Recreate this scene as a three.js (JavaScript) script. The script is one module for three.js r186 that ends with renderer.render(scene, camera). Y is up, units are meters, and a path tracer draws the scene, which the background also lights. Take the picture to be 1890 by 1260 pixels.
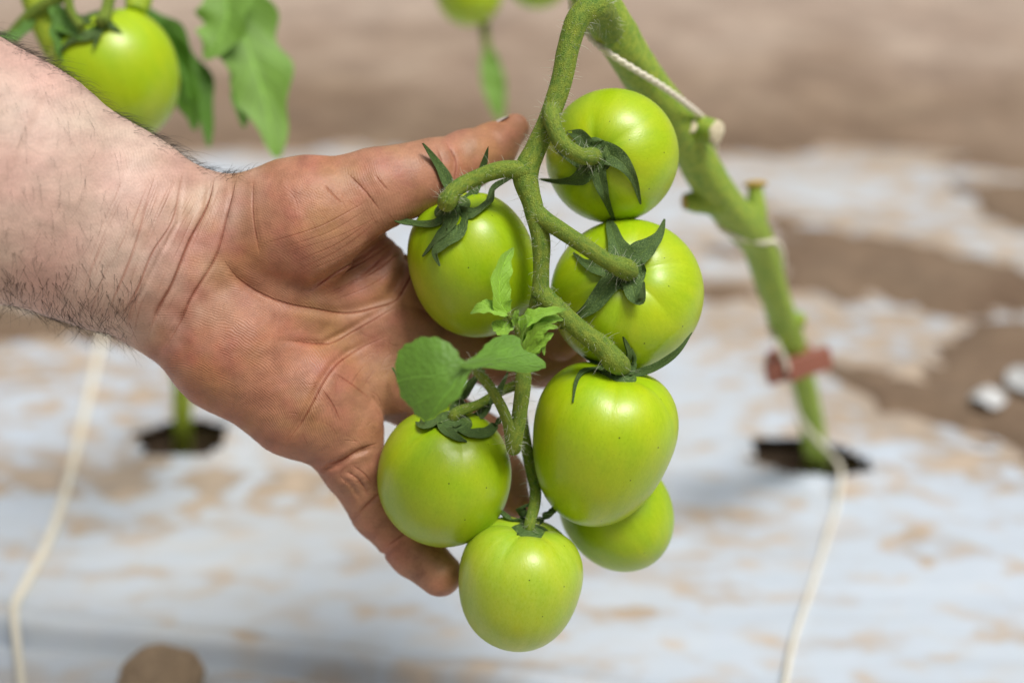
import * as THREE from 'three';
import { ImprovedNoise } from 'three/addons/math/ImprovedNoise.js';
import { mergeGeometries } from 'three/addons/utils/BufferGeometryUtils.js';
import { RoundedBoxGeometry } from 'three/addons/geometries/RoundedBoxGeometry.js';

// ---------------------------------------------------------------- camera, sky, sun, exposure
const V3 = (x, y, z) => new THREE.Vector3(x, y, z);
const scene = new THREE.Scene();
const FPX = 2625, FOCUS = 0.525, PITCH = THREE.MathUtils.degToRad(28), EYE = V3(0, 0.495, 0);
const camera = new THREE.PerspectiveCamera(THREE.MathUtils.radToDeg(2 * Math.atan(630 / FPX)), 1.5, 0.02, 60);
camera.position.copy(EYE);
camera.rotation.set(-PITCH, 0, 0);
camera.focus = FOCUS - 0.001;
camera.userData.fStop = 3.3;
scene.add(camera);

const SUN = V3(0.42, 1.15, 0.28).normalize();
{ // bright overcast sky, seen through the milky cover of a growing tunnel
  const W = 256, H = 128, d = new Float32Array(W * H * 4);
  for (let j = 0; j < H; j++) for (let i = 0; i < W; i++) {
    const up = ((j + 0.5) / H - 0.5) * Math.PI, y = Math.sin(up), k = (j * W + i) * 4;
    const az = ((i + 0.5) / W - 0.5) * 2 * Math.PI, c = Math.cos(up) * Math.cos(az) * SUN.x + y * SUN.y + Math.cos(up) * Math.sin(az) * SUN.z;
    const L = 0.085 * (1 + 1.2 * Math.max(0, y)) + 2.4 * Math.exp((c - 1) * 14);   // thin cloud, brighter round the veiled sun
    d[k] = L * 0.985; d[k + 1] = L; d[k + 2] = L * 1.03; d[k + 3] = 1;
  }
  const sky = new THREE.DataTexture(d, W, H, THREE.RGBAFormat, THREE.FloatType);
  sky.mapping = THREE.EquirectangularReflectionMapping; sky.magFilter = sky.minFilter = THREE.LinearFilter; sky.needsUpdate = true;
  scene.background = sky; scene.environment = sky;
}
const sun = new THREE.DirectionalLight(new THREE.Color().setRGB(1, 0.96, 0.9), 1.5);
sun.name = 'sun';
sun.position.copy(SUN).multiplyScalar(3.5); sun.target.position.set(0.0, 0.2, -0.5);
sun.position.add(sun.target.position);
sun.castShadow = true; sun.shadow.radius = 38;
sun.shadow.mapSize.set(2048, 2048);
Object.assign(sun.shadow.camera, { left: -1.5, right: 1.5, top: 1.5, bottom: -1.5, near: 0.5, far: 8 });
scene.add(sun, sun.target);

const renderer = new THREE.WebGLRenderer({ antialias: true });
renderer.setSize(1024, 682);
renderer.toneMapping = THREE.LinearToneMapping;
renderer.toneMappingExposure = 1.56;
renderer.shadowMap.enabled = true;

// ---------------------------------------------------------------- helpers
let seed = 20240611;
const rnd = () => { seed |= 0; seed = seed + 0x6D2B79F5 | 0; let t = Math.imul(seed ^ seed >>> 15, 1 | seed); t = t + Math.imul(t ^ t >>> 7, 61 | t) ^ t; return ((t ^ t >>> 14) >>> 0) / 4294967296; };
const rr = (a, b) => a + (b - a) * rnd();
const { clamp, lerp, smoothstep } = THREE.MathUtils;
const PN = new ImprovedNoise();
const noise = (x, y, z = 0.37) => PN.noise(x, y, z);
const fbm = (x, y, z, o = 4) => { let s = 0, a = 0.5; for (let i = 0; i < o; i++, a *= 0.5) { s += a * PN.noise(x, y, z); x = x * 2.03 + 7.1; y = y * 2.03 + 3.7; z = z * 2.03 + 1.3; } return s; };
const srgb = (r, g, b) => { const f = (c) => { c /= 255; return c <= 0.04045 ? c / 12.92 : ((c + 0.055) / 1.055) ** 2.4; }; return [f(r), f(g), f(b)]; };
const RGB = (r, g, b) => new THREE.Color().setRGB(r, g, b);

const UPv = V3(0, Math.cos(PITCH), -Math.sin(PITCH)), BACK = V3(0, Math.sin(PITCH), Math.cos(PITCH));
// a spot of the place measured on the photograph (u, v) at z millimetres in front of the plane of the truss
const W = (u, v, z = 0) => { const D = FOCUS - z / 1000; return V3((u - 945) / FPX * D, 0, 0).addScaledVector(UPv, (630 - v) / FPX * D).addScaledVector(BACK, -D).add(EYE); };
const MM = (px, z = 0) => px / FPX * (FOCUS - z / 1000);           // pixels -> metres
const G = (u, v, y = 0) => { const d = W(u, v).sub(EYE); return EYE.clone().addScaledVector(d, (y - EYE.y) / d.y); };
const zOf = (p) => (FOCUS - EYE.clone().sub(p).dot(BACK)) * 1000;
const camToWorld = (x, y, z) => V3(x, 0, 0).addScaledVector(UPv, y).addScaledVector(BACK, z - FOCUS).add(EYE);   // metres, axes across the palm

const used = {};
const numbered = (n) => { const k = used[n] = (used[n] ?? -1) + 1; return k ? `${n}_${String(k).padStart(3, '0')}` : n; };
function thing(name, label, category, base, group) {
  const o = new THREE.Group(); o.name = numbered(name); o.position.copy(base); scene.add(o);
  o.userData = { label, category }; if (group) o.userData.group = group;
  o.userData.base = base.clone();
  return o;
}
// geometry comes in world coordinates; the part is put under its thing
function part(parent, name, geo, mat, kind) {
  let root = parent; while (root.parent && root.parent !== scene) root = root.parent;
  const b = root.userData.base; geo.translate(-b.x, -b.y, -b.z);
  const m = new THREE.Mesh(geo, mat); m.name = name; m.castShadow = m.receiveShadow = true;
  if (kind) m.userData.kind = kind;
  parent.add(m); return m;
}
function structure(name, geo, mat) { const m = new THREE.Mesh(geo, mat); m.name = name; m.castShadow = m.receiveShadow = true; m.userData.kind = 'structure'; scene.add(m); return m; }
function geometry(pos, idx, uv, nor) {
  const g = new THREE.BufferGeometry();
  g.setAttribute('position', new THREE.Float32BufferAttribute(pos, 3));
  if (uv) g.setAttribute('uv', new THREE.Float32BufferAttribute(uv, 2));
  g.setIndex(idx);
  if (nor) g.setAttribute('normal', new THREE.Float32BufferAttribute(nor, 3)); else g.computeVertexNormals();
  return g;
}
function texture(w, h, f, color = true) {
  const d = new Uint8Array(w * h * 4), o = [0, 0, 0];
  const enc = (c) => { c = clamp(c, 0, 1); return 255 * (c <= 0.0031308 ? 12.92 * c : 1.055 * c ** (1 / 2.4) - 0.055); };
  for (let j = 0; j < h; j++) for (let i = 0; i < w; i++) {
    f(i / w, j / h, o, i, j); const k = (j * w + i) * 4;
    for (let c = 0; c < 3; c++) d[k + c] = color ? enc(o[c]) : clamp(o[c], 0, 1) * 255;
    d[k + 3] = 255;
  }
  const t = new THREE.DataTexture(d, w, h); t.magFilter = THREE.LinearFilter; t.minFilter = THREE.LinearMipmapLinearFilter; t.generateMipmaps = true;
  t.wrapS = t.wrapT = THREE.RepeatWrapping; if (color) t.colorSpace = THREE.SRGBColorSpace; t.needsUpdate = true; return t;
}
const curve = (pts) => new THREE.CatmullRomCurve3(pts, false, 'centripetal');
// a rounded stalk along points; radii in metres; bump(t, angle) makes it uneven
function sweep(pts, radii, { n = 60, sides = 16, bump, cap = true } = {}) {
  const c = curve(pts), P = [], Nn = [], pos = [], idx = [], uv = [];
  for (let i = 0; i <= n; i++) P.push(c.getPoint(i / n));
  const T = P.map((p, i) => P[Math.min(n, i + 1)].clone().sub(P[Math.max(0, i - 1)]).normalize());
  let N = V3(0.31, 0.17, 0.94).cross(T[0]).normalize(), len = 0;
  const rad = (t) => { const x = t * (radii.length - 1), k = Math.min(radii.length - 2, Math.floor(x)), s = x - k; return lerp(radii[k], radii[k + 1], s * s * (3 - 2 * s)); };
  const frames = [];
  for (let i = 0; i <= n; i++) {
    N.addScaledVector(T[i], -N.dot(T[i])).normalize();
    const B = T[i].clone().cross(N), r = rad(i / n); if (i) len += P[i].distanceTo(P[i - 1]);
    frames.push([P[i], N.clone(), B, r, T[i]]);
    for (let k = 0; k <= sides; k++) {
      const a = k / sides * 2 * Math.PI, q = r * (bump ? bump(i / n, a, len) : 1);
      const d = N.clone().multiplyScalar(Math.cos(a)).addScaledVector(B, Math.sin(a));
      const p = P[i].clone().addScaledVector(d, q); pos.push(p.x, p.y, p.z); uv.push(k / sides, len * 20);
    }
  }
  const S = sides + 1;
  for (let i = 0; i < n; i++) for (let k = 0; k < sides; k++) { const a = i * S + k; idx.push(a, a + 1, a + S, a + 1, a + S + 1, a + S); }
  if (cap) for (const [i, dir] of [[0, -1], [n, 1]]) {
    // a low rounded end
    const base = i * S, [p, , , r, t] = frames[i]; const at = pos.length / 3, q = p.clone().addScaledVector(t, dir * r * 0.35);
    pos.push(q.x, q.y, q.z); uv.push(0.5, len * 20);
    for (let k = 0; k < sides; k++) dir > 0 ? idx.push(base + k, base + k + 1, at) : idx.push(base + k + 1, base + k, at);
  }
  const g = geometry(pos, idx, uv); g.userData = { frames }; 
  // heal the seam's normals
  const nr = g.attributes.normal; for (let i = 0; i <= n; i++) { const a = i * S, b = a + sides; const v = V3().fromBufferAttribute(nr, a).add(V3().fromBufferAttribute(nr, b)).normalize(); nr.setXYZ(a, v.x, v.y, v.z); nr.setXYZ(b, v.x, v.y, v.z); }
  return g;
}
// thin hairs: [root, direction, length, radius, bend]
function hairs(list, segs = 3) {
  const pos = [], idx = [];
  for (const [p, d, L, r, bend] of list) {
    const a = V3(0.3, 0.5, 0.81).cross(d).normalize(), b = d.clone().cross(a), at = pos.length / 3;
    for (let s = 0; s <= segs; s++) {
      const t = s / segs, c = p.clone().addScaledVector(d, L * t).addScaledVector(bend, t * t * L), q = r * (1 - 0.75 * t);
      for (let k = 0; k < 3; k++) { const w = k * 2.0944; const v = c.clone().addScaledVector(a, q * Math.cos(w)).addScaledVector(b, q * Math.sin(w)); pos.push(v.x, v.y, v.z); }
    }
    for (let s = 0; s < segs; s++) for (let k = 0; k < 3; k++) { const i = at + s * 3 + k, j = at + s * 3 + (k + 1) % 3; idx.push(i, j, i + 3, j, j + 3, i + 3); }
  }
  return geometry(pos, idx);
}
function fuzzOn(geo, perMetre, Lmin, Lmax, out) {
  const F = geo.userData.frames; if (!F) return;
  let total = 0; for (let i = 1; i < F.length; i++) total += F[i][0].distanceTo(F[i - 1][0]);
  const n = Math.floor(total * perMetre);
  for (let k = 0; k < n; k++) {
    const x = rnd() * (F.length - 1.001), i = Math.floor(x), [p, N, B, r, t] = F[i], a = rnd() * 6.283;
    const q = p.clone().lerp(F[i + 1][0], x - i);
    const d = N.clone().multiplyScalar(Math.cos(a)).addScaledVector(B, Math.sin(a)).addScaledVector(t, rr(-0.35, 0.35)).normalize();
    const L = rr(Lmin, Lmax) * (rnd() < 0.5 ? 0.3 : 1);
    out.push([q.addScaledVector(d, r * 0.97), d, L, 0.00008, V3(rr(-.4, .4), rr(-.5, .2), rr(-.4, .4))]);
  }
}
// a leaf blade or sepal along a line: half width w(t), folded along the midrib, with a real thickness
function blade(pts, w, nrm, { n = 22, m = 6, fold = 0.25, thick = 0.0005, wave = 0, waves = 3, ph = 0 } = {}) {
  const c = curve(pts), pos = [], idx = [], uv = [], S = m + 1, top = [];
  let L = 0;
  for (let i = 0; i <= n; i++) {
    const t = i / n, p = c.getPoint(t), T = c.getPoint(Math.min(1, t + 0.02)).sub(c.getPoint(Math.max(0, t - 0.02))).normalize();
    let N = (typeof nrm === 'function' ? nrm(p, t) : nrm).clone(); N.addScaledVector(T, -N.dot(T)).normalize();
    const side = T.clone().cross(N); if (i) L += p.distanceTo(c.getPoint((i - 1) / n));
    for (let k = 0; k <= m; k++) {
      const s = k / m * 2 - 1, hw = w(t, s);
      const q = p.clone().addScaledVector(side, s * hw).addScaledVector(N, fold * Math.abs(s) * hw + wave * Math.sin(waves * 6.283 * t + s * 1.3 + ph) * hw * Math.abs(s));
      top.push([q, N]); uv.push(s * 0.5 + 0.5, t);
    }
  }
  for (const [q] of top) pos.push(q.x, q.y, q.z);
  for (let e = 0; e < top.length; e++) { const [q, N] = top[e], k = e % S, edge = k === 0 || k === m ? 0.15 : 1; pos.push(q.x - N.x * thick * edge, q.y - N.y * thick * edge, q.z - N.z * thick * edge); }
  const M = top.length; for (let e = 0; e < M; e++) uv.push(uv[2 * e], uv[2 * e + 1]);
  for (let i = 0; i < n; i++) for (let k = 0; k < m; k++) {
    const a = i * S + k, b = a + 1, d = a + S, f = d + 1;
    idx.push(a, b, d, b, f, d, M + b, M + a, M + d, M + b, M + d, M + f);
  }
  for (let i = 0; i < n; i++) for (const k of [0, m]) { const a = i * S + k, d = a + S; k ? idx.push(a, M + a, d, d, M + a, M + d) : idx.push(a, d, M + a, d, M + d, M + a); }
  return geometry(pos, idx, uv);
}
// a leaf with a given outline, star-shaped round its middle, on a curved sheet given by lift(u, v) in millimetres
function outlineLeaf(outline, mid, lift, thick = 0.0005) {
  const pts = outline.map(([u, v]) => V3(u, v, 0)), c = new THREE.CatmullRomCurve3(pts, true, 'centripetal'), R = 10, A = 96, pos = [], uv = [], idx = [];
  for (const side of [0, 1]) for (let r = 0; r <= R; r++) for (let a = 0; a <= A; a++) {
    const o = c.getPoint(a / A % 1), f = r / R * (1 + 0.018 * Math.sin(a * 1.31) + 0.02 * noise(a * 0.35, mid[0])), u = lerp(mid[0], o.x, f), v = lerp(mid[1], o.y, f);
    const p = W(u, v, lift(u, v) - side * thick * 1000 * (f > 0.98 ? 0.2 : 1)); pos.push(p.x, p.y, p.z); uv.push(0.5 + 0.45 * f * Math.cos(a / A * 6.2832), 0.5 + 0.45 * f * Math.sin(a / A * 6.2832));
  }
  const S = A + 1, M = (R + 1) * S;
  for (let r = 0; r < R; r++) for (let a = 0; a < A; a++) { const i = r * S + a; idx.push(i, i + S, i + 1, i + 1, i + S, i + S + 1, M + i, M + i + 1, M + i + S, M + i + 1, M + i + S + 1, M + i + S); }
  for (let a = 0; a < A; a++) { const i = R * S + a; idx.push(i, M + i, i + 1, i + 1, M + i, M + i + 1); }
  return geometry(pos, idx, uv);
}

// ---------------------------------------------------------------- materials
const std = (o) => new THREE.MeshPhysicalMaterial(o);
const fruitMap = texture(1024, 512, (x, y, o) => {   // x round the fruit, y from stalk (1) to tip (0)
  const X = Math.cos(x * 6.2832), Y = Math.sin(x * 6.2832), s = fbm(X * 2.2, Y * 2.2, y * 4 + 2, 4), f = fbm(X * 26, Y * 26, y * 50, 2), st = fbm(X * 9, Y * 9, y * 1.6 + 5, 3);
  const k = 1 + 0.22 * s + 0.14 * f + 0.09 * st;
  o[0] = 0.385 * k + 0.07 * s; o[1] = 0.545 * (1 + 0.13 * s + 0.10 * f + 0.07 * st); o[2] = 0.006 * (1 + 0.5 * st + f);
});
{ // pin-prick specks and small scars
  const d = fruitMap.image.data; for (let k = 0; k < 1500; k++) { const x = Math.floor(rnd() * 1024), y = Math.floor(rr(60, 470)), a = rnd() < 0.008 ? 0.45 : 0.85; for (let j = 0; j < (a < 0.5 ? 3 : 1); j++) for (let i = 0; i < (a < 0.5 ? 3 : 2); i++) { const q = ((y + j) * 1024 + (x + i) % 1024) * 4; for (let c = 0; c < 3; c++) d[q + c] *= a; } }
}
const fruitBump = texture(1024, 512, (x, y, o) => { const X = Math.cos(x * 6.2832), Y = Math.sin(x * 6.2832); o[0] = o[1] = o[2] = 0.5 + 0.6 * fbm(X * 50, Y * 50, y * 90, 2); }, false);
const fruitMats = [[1.04, 1.03, 1], [0.9, 0.94, 0.9], [1.05, 1.0, 5], [0.88, 0.9, 1]].map((c) => std({ name: 'green_tomato_skin', color: RGB(...c), map: fruitMap, bumpMap: fruitBump, bumpScale: 0.00007, roughness: 0.34, specularIntensity: 1, ior: 1.56 }));
const stemMap = texture(256, 1024, (x, y, o) => {
  const X = Math.cos(x * 6.2832), Y = Math.sin(x * 6.2832), s = fbm(X * 2, Y * 2, y * 14, 4), f = fbm(X * 11, Y * 11, y * 130, 3), sp = f > 0.16 ? 1 : f < -0.2 ? -0.8 : 0;
  o[0] = 0.17 + 0.17 * s + 0.12 * f + 0.045 * sp; o[1] = 0.25 + 0.13 * s + 0.13 * f + 0.05 * sp; o[2] = 0.02 + 0.01 * s + 0.02 * f + 0.012 * sp;
});
const stemBump = texture(256, 1024, (x, y, o) => { const X = Math.cos(x * 6.2832), Y = Math.sin(x * 6.2832); o[0] = o[1] = o[2] = 0.5 + 0.7 * fbm(X * 11, Y * 11, y * 130, 3) + 0.3 * fbm(X * 3, Y * 3, y * 10, 2); }, false);
const stemMat = std({ name: 'truss_stalk_skin', map: stemMap, bumpMap: stemBump, bumpScale: 0.0006, roughness: 0.75, sheen: 0.22, sheenColor: RGB(0.6, 0.75, 0.3), sheenRoughness: 0.5 });
const mainStemMat = std({ name: 'main_stem_skin', color: RGB(1.55, 1.5, 1.6), map: stemMap, bumpMap: stemBump, bumpScale: 0.0003, roughness: 0.65, sheen: 0.2, sheenColor: RGB(0.6, 0.75, 0.35) });
const bgStemMat = std({ name: 'pale_stem_skin', color: RGB(2.1, 1.9, 1.4), map: stemMap, roughness: 0.7 });
const sepalMap = texture(256, 512, (x, y, o) => {
  const f = fbm(x * 16, y * 40, 3, 3), s = fbm(x * 4, y * 6, 1, 3), rib = Math.exp(-(((x - 0.5) / 0.05) ** 2)), sp = f > 0.2 ? 1 : 0;
  o[0] = 0.078 + 0.09 * f + 0.03 * s + 0.02 * rib + 0.055 * sp; o[1] = 0.145 + 0.12 * f + 0.04 * s + 0.025 * rib + 0.065 * sp; o[2] = 0.030 + 0.04 * f + 0.01 * s + 0.015 * sp;
});
const sepalBump = texture(256, 512, (x, y, o) => { o[0] = o[1] = o[2] = 0.5 + 0.6 * fbm(x * 30, y * 60, 3, 3) - 0.3 * Math.exp(-(((x - 0.5) / 0.04) ** 2)); }, false);
const sepalMat = std({ name: 'sepal_skin', map: sepalMap, bumpMap: sepalBump, bumpScale: 0.0005, roughness: 0.68, sheen: 0.12, sheenColor: RGB(0.6, 0.7, 0.4), side: THREE.DoubleSide });
const leafTex = (r, g, b, q) => texture(512, 512, (x, y, o) => {
  const s = Math.abs(x - 0.5) * 2, rib = Math.exp(-((s / 0.045) ** 2)), v = ((y * 7 - s * 1.5) % 1 + 1) % 1, side = Math.exp(-(((v - 0.5) / 0.07) ** 2)) * (1 - s * 0.5), m = fbm(x * 5, y * 5, q, 4), f = fbm(x * 45, y * 45, q, 2);
  const k = 1 + 0.25 * m + 0.22 * f + 0.45 * rib + 0.22 * side;
  o[0] = r * k; o[1] = g * k; o[2] = b * k;
});
const leafBump = texture(512, 512, (x, y, o) => { const s = Math.abs(x - 0.5) * 2, v = ((y * 7 - s * 1.5) % 1 + 1) % 1; o[0] = o[1] = o[2] = 0.6 - 0.35 * Math.exp(-((s / 0.05) ** 2)) - 0.25 * Math.exp(-(((v - 0.5) / 0.09) ** 2)) + 0.3 * fbm(x * 25, y * 25, 2, 3); }, false);
const youngLeaf = std({ name: 'young_leaf', map: leafTex(0.33, 0.60, 0.04, 1), bumpMap: leafBump, bumpScale: 0.0006, roughness: 0.62, transmission: 0.3, thickness: 0, side: THREE.DoubleSide });
const veins = (x, y, jx, jy, dir) => { const dx = x - jx, dy = y - jy, r = Math.hypot(dx, dy), a = Math.atan2(dy, dx) - dir; let v = 0; for (const b of [0, 0.42, -0.42, 0.9, -0.9]) { let d = Math.atan2(Math.sin(a - b), Math.cos(a - b)); d += 0.25 * b * r; if (Math.abs(d) < 0.6) v = Math.max(v, Math.exp(-((d * r / (b ? 0.008 : 0.014)) ** 2)) * (b ? 0.6 : 1)); } return v; };
const broadLeaf = (jx, jy, dir) => std({ name: 'broad_leaf', map: texture(512, 512, (x, y, o) => { const m = fbm(x * 4, y * 4, 9, 4), k = 1 + 0.35 * m + 0.25 * fbm(x * 26, y * 26, 2, 3) + 0.55 * veins(x, y, jx, jy, dir); o[0] = 0.165 * k; o[1] = 0.35 * k; o[2] = 0.035 * k; }), bumpMap: texture(256, 256, (x, y, o) => { o[0] = o[1] = o[2] = 0.6 - 0.4 * veins(x, y, jx, jy, dir) + 0.3 * fbm(x * 18, y * 18, 5, 3); }, false), bumpScale: 0.0008, roughness: 0.55, transmission: 0.3, thickness: 0, side: THREE.DoubleSide });
const deepLeaf = std({ name: 'deep_leaf', map: leafTex(0.10, 0.25, 0.012, 3), bumpMap: leafBump, bumpScale: 0.0006, roughness: 0.6, transmission: 0.3, thickness: 0, side: THREE.DoubleSide });
const lightLeaf = std({ name: 'light_leaf', map: leafTex(0.25, 0.46, 0.06, 5), bumpMap: leafBump, bumpScale: 0.0006, roughness: 0.6, transmission: 0.4, thickness: 0, side: THREE.DoubleSide });
const fuzzMat = std({ name: 'stalk_hair', color: RGB(0.75, 0.78, 0.6), roughness: 0.5, transmission: 0.3, thickness: 0 });
const armHairMat = std({ name: 'arm_hair', color: RGB(0.025, 0.018, 0.014), roughness: 0.45 });
const twineMap = texture(64, 512, (x, y, o) => { const f = fbm(x * 8, y * 60, 1, 3); o[0] = 0.80 + 0.3 * f; o[1] = 0.74 + 0.3 * f; o[2] = 0.60 + 0.3 * f; });
const twineMat = std({ name: 'twine_fibre', map: twineMap, roughness: 0.9 });
const cutMat = std({ name: 'cut_stem_wood', map: texture(128, 128, (x, y, o) => { const r = Math.hypot(x - 0.5, y - 0.5), f = fbm(x * 12, y * 12, 2, 3); o[0] = 0.66 + 0.3 * f; o[1] = 0.58 + 0.3 * f; o[2] = 0.40 + 0.3 * f; }), roughness: 0.9 });
const driedMat = std({ name: 'dried_stub', map: texture(64, 128, (x, y, o) => { const f = fbm(x * 6, y * 12, 4, 3); o[0] = 0.5 + 0.3 * f; o[1] = 0.34 + 0.25 * f; o[2] = 0.09 + 0.1 * f; }), roughness: 0.9 });
const clipMat = std({ name: 'clip_plastic', map: texture(128, 128, (x, y, o) => { const f = fbm(x * 7, y * 7, 6, 4); o[0] = 0.31 + 0.15 * f; o[1] = 0.115 + 0.06 * f; o[2] = 0.075 + 0.05 * f; }), roughness: 0.5 });

// ---------------------------------------------------------------- ground: soil and plastic mulch
const poly = (list) => list.map(([u, v]) => { const p = G(u, v); return [p.x, p.z]; });
const soilOnFilm = [
  [[1395, 385], [1480, 425], [1560, 432], [1700, 462], [1900, 520], [2300, 560], [2300, 620], [1900, 590], [1720, 575], [1650, 545], [1560, 565], [1480, 545], [1455, 500], [1470, 450]],
  [[1535, 684], [1600, 690], [1668, 722], [1720, 700], [1770, 655], [1806, 595], [1900, 595], [2300, 620], [2300, 980], [1900, 850], [1740, 800], [1620, 742]],
  [[1770, 350], [1900, 340], [2300, 350], [2300, 480], [1900, 440], [1830, 415]],
  [[1290, 545], [1370, 540], [1400, 560], [1330, 575]],
  [[1290, 470], [1400, 455], [1410, 480], [1300, 490]],
  [[-300, 560], [60, 575], [170, 600], [240, 640], [100, 650], [-300, 640]],
].map(poly);
const sdPoly = (x, z, P) => {   // signed distance, inside positive
  let d = 1e9, ins = false;
  for (let i = 0, j = P.length - 1; i < P.length; j = i++) {
    const ex = P[j][0] - P[i][0], ez = P[j][1] - P[i][1], wx = x - P[i][0], wz = z - P[i][1], t = clamp((wx * ex + wz * ez) / (ex * ex + ez * ez), 0, 1);
    d = Math.min(d, Math.hypot(wx - ex * t, wz - ez * t));
    if ((P[i][1] > z) !== (P[j][1] > z) && x < (P[j][0] - P[i][0]) * (z - P[i][1]) / (P[j][1] - P[i][1]) + P[i][0]) ins = !ins;
  }
  return ins ? d : -d;
};
const farEdge = [[-900, 300], [200, 292], [420, 288], [560, 285], [620, 272], [760, 285], [1000, 292], [1350, 292], [1500, 290], [1700, 302], [1900, 335], [2900, 380]].map(([u, v]) => G(u, v));
const edgeZ = (x) => { for (let i = 1; i < farEdge.length; i++) if (x < farEdge[i].x) { const t = (x - farEdge[i - 1].x) / (farEdge[i].x - farEdge[i - 1].x); return lerp(farEdge[i - 1].z, farEdge[i].z, clamp(t, 0, 1)); } return farEdge.at(-1).z; };
const foldA = G(-60, 1143), foldB = G(900, 1262);
const holes = [[G(1497, 868), 0.036, 0.017, -0.28], [G(335, 832), 0.027, 0.02, 0.05]];   // planting slits: centre, half length, half width, turn
const holeD = (x, z, h) => { const dx = x - h[0].x, dz = z - h[0].z, c = Math.cos(h[3]), s = Math.sin(h[3]), a = (dx * c - dz * s) / h[1], b = (dx * s + dz * c) / h[2]; return Math.hypot(a, b) * (1 + 0.28 * noise(a * 2.2 + h[1] * 400, b * 1.6) + 0.12 * noise(a * 7, b * 4 + 3)); };
const filmY = (x, z) => {
  let y = 0.004 + 0.004 * fbm(x * 3.5, z * 6, 2, 3) + 0.0045 * fbm(x * 5 + z * 3, z * 22, 5, 3) + 0.0015 * Math.abs(noise(x * 14 + z * 8, z * 40, 9));
  const ex = foldB.x - foldA.x, ez = foldB.z - foldA.z, l = Math.hypot(ex, ez), s = ((x - foldA.x) * ez - (z - foldA.z) * ex) / l + 0.004 * noise(x * 9, 3);   // across the fold
  y += 0.005 * Math.exp(-((s / 0.009) ** 2)) - 0.012 * Math.exp(-(((s + 0.012) / 0.005) ** 2));
  for (const h of holes) { const d = holeD(x, z, h); y += 0.005 * Math.exp(-(((d - 1.15) / 0.35) ** 2)); }
  return y;
};
const soilMask = (x, z) => { let m = edgeZ(x) + 0.012 * fbm(x * 14, z * 3, 8, 3) - z; for (const P of soilOnFilm) m = Math.max(m, sdPoly(x, z, P)); return m + 0.010 + 0.035 * fbm(x * 14, z * 22, 4, 3) + 0.030 * fbm(x * 55, z * 60, 7, 3); };
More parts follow.
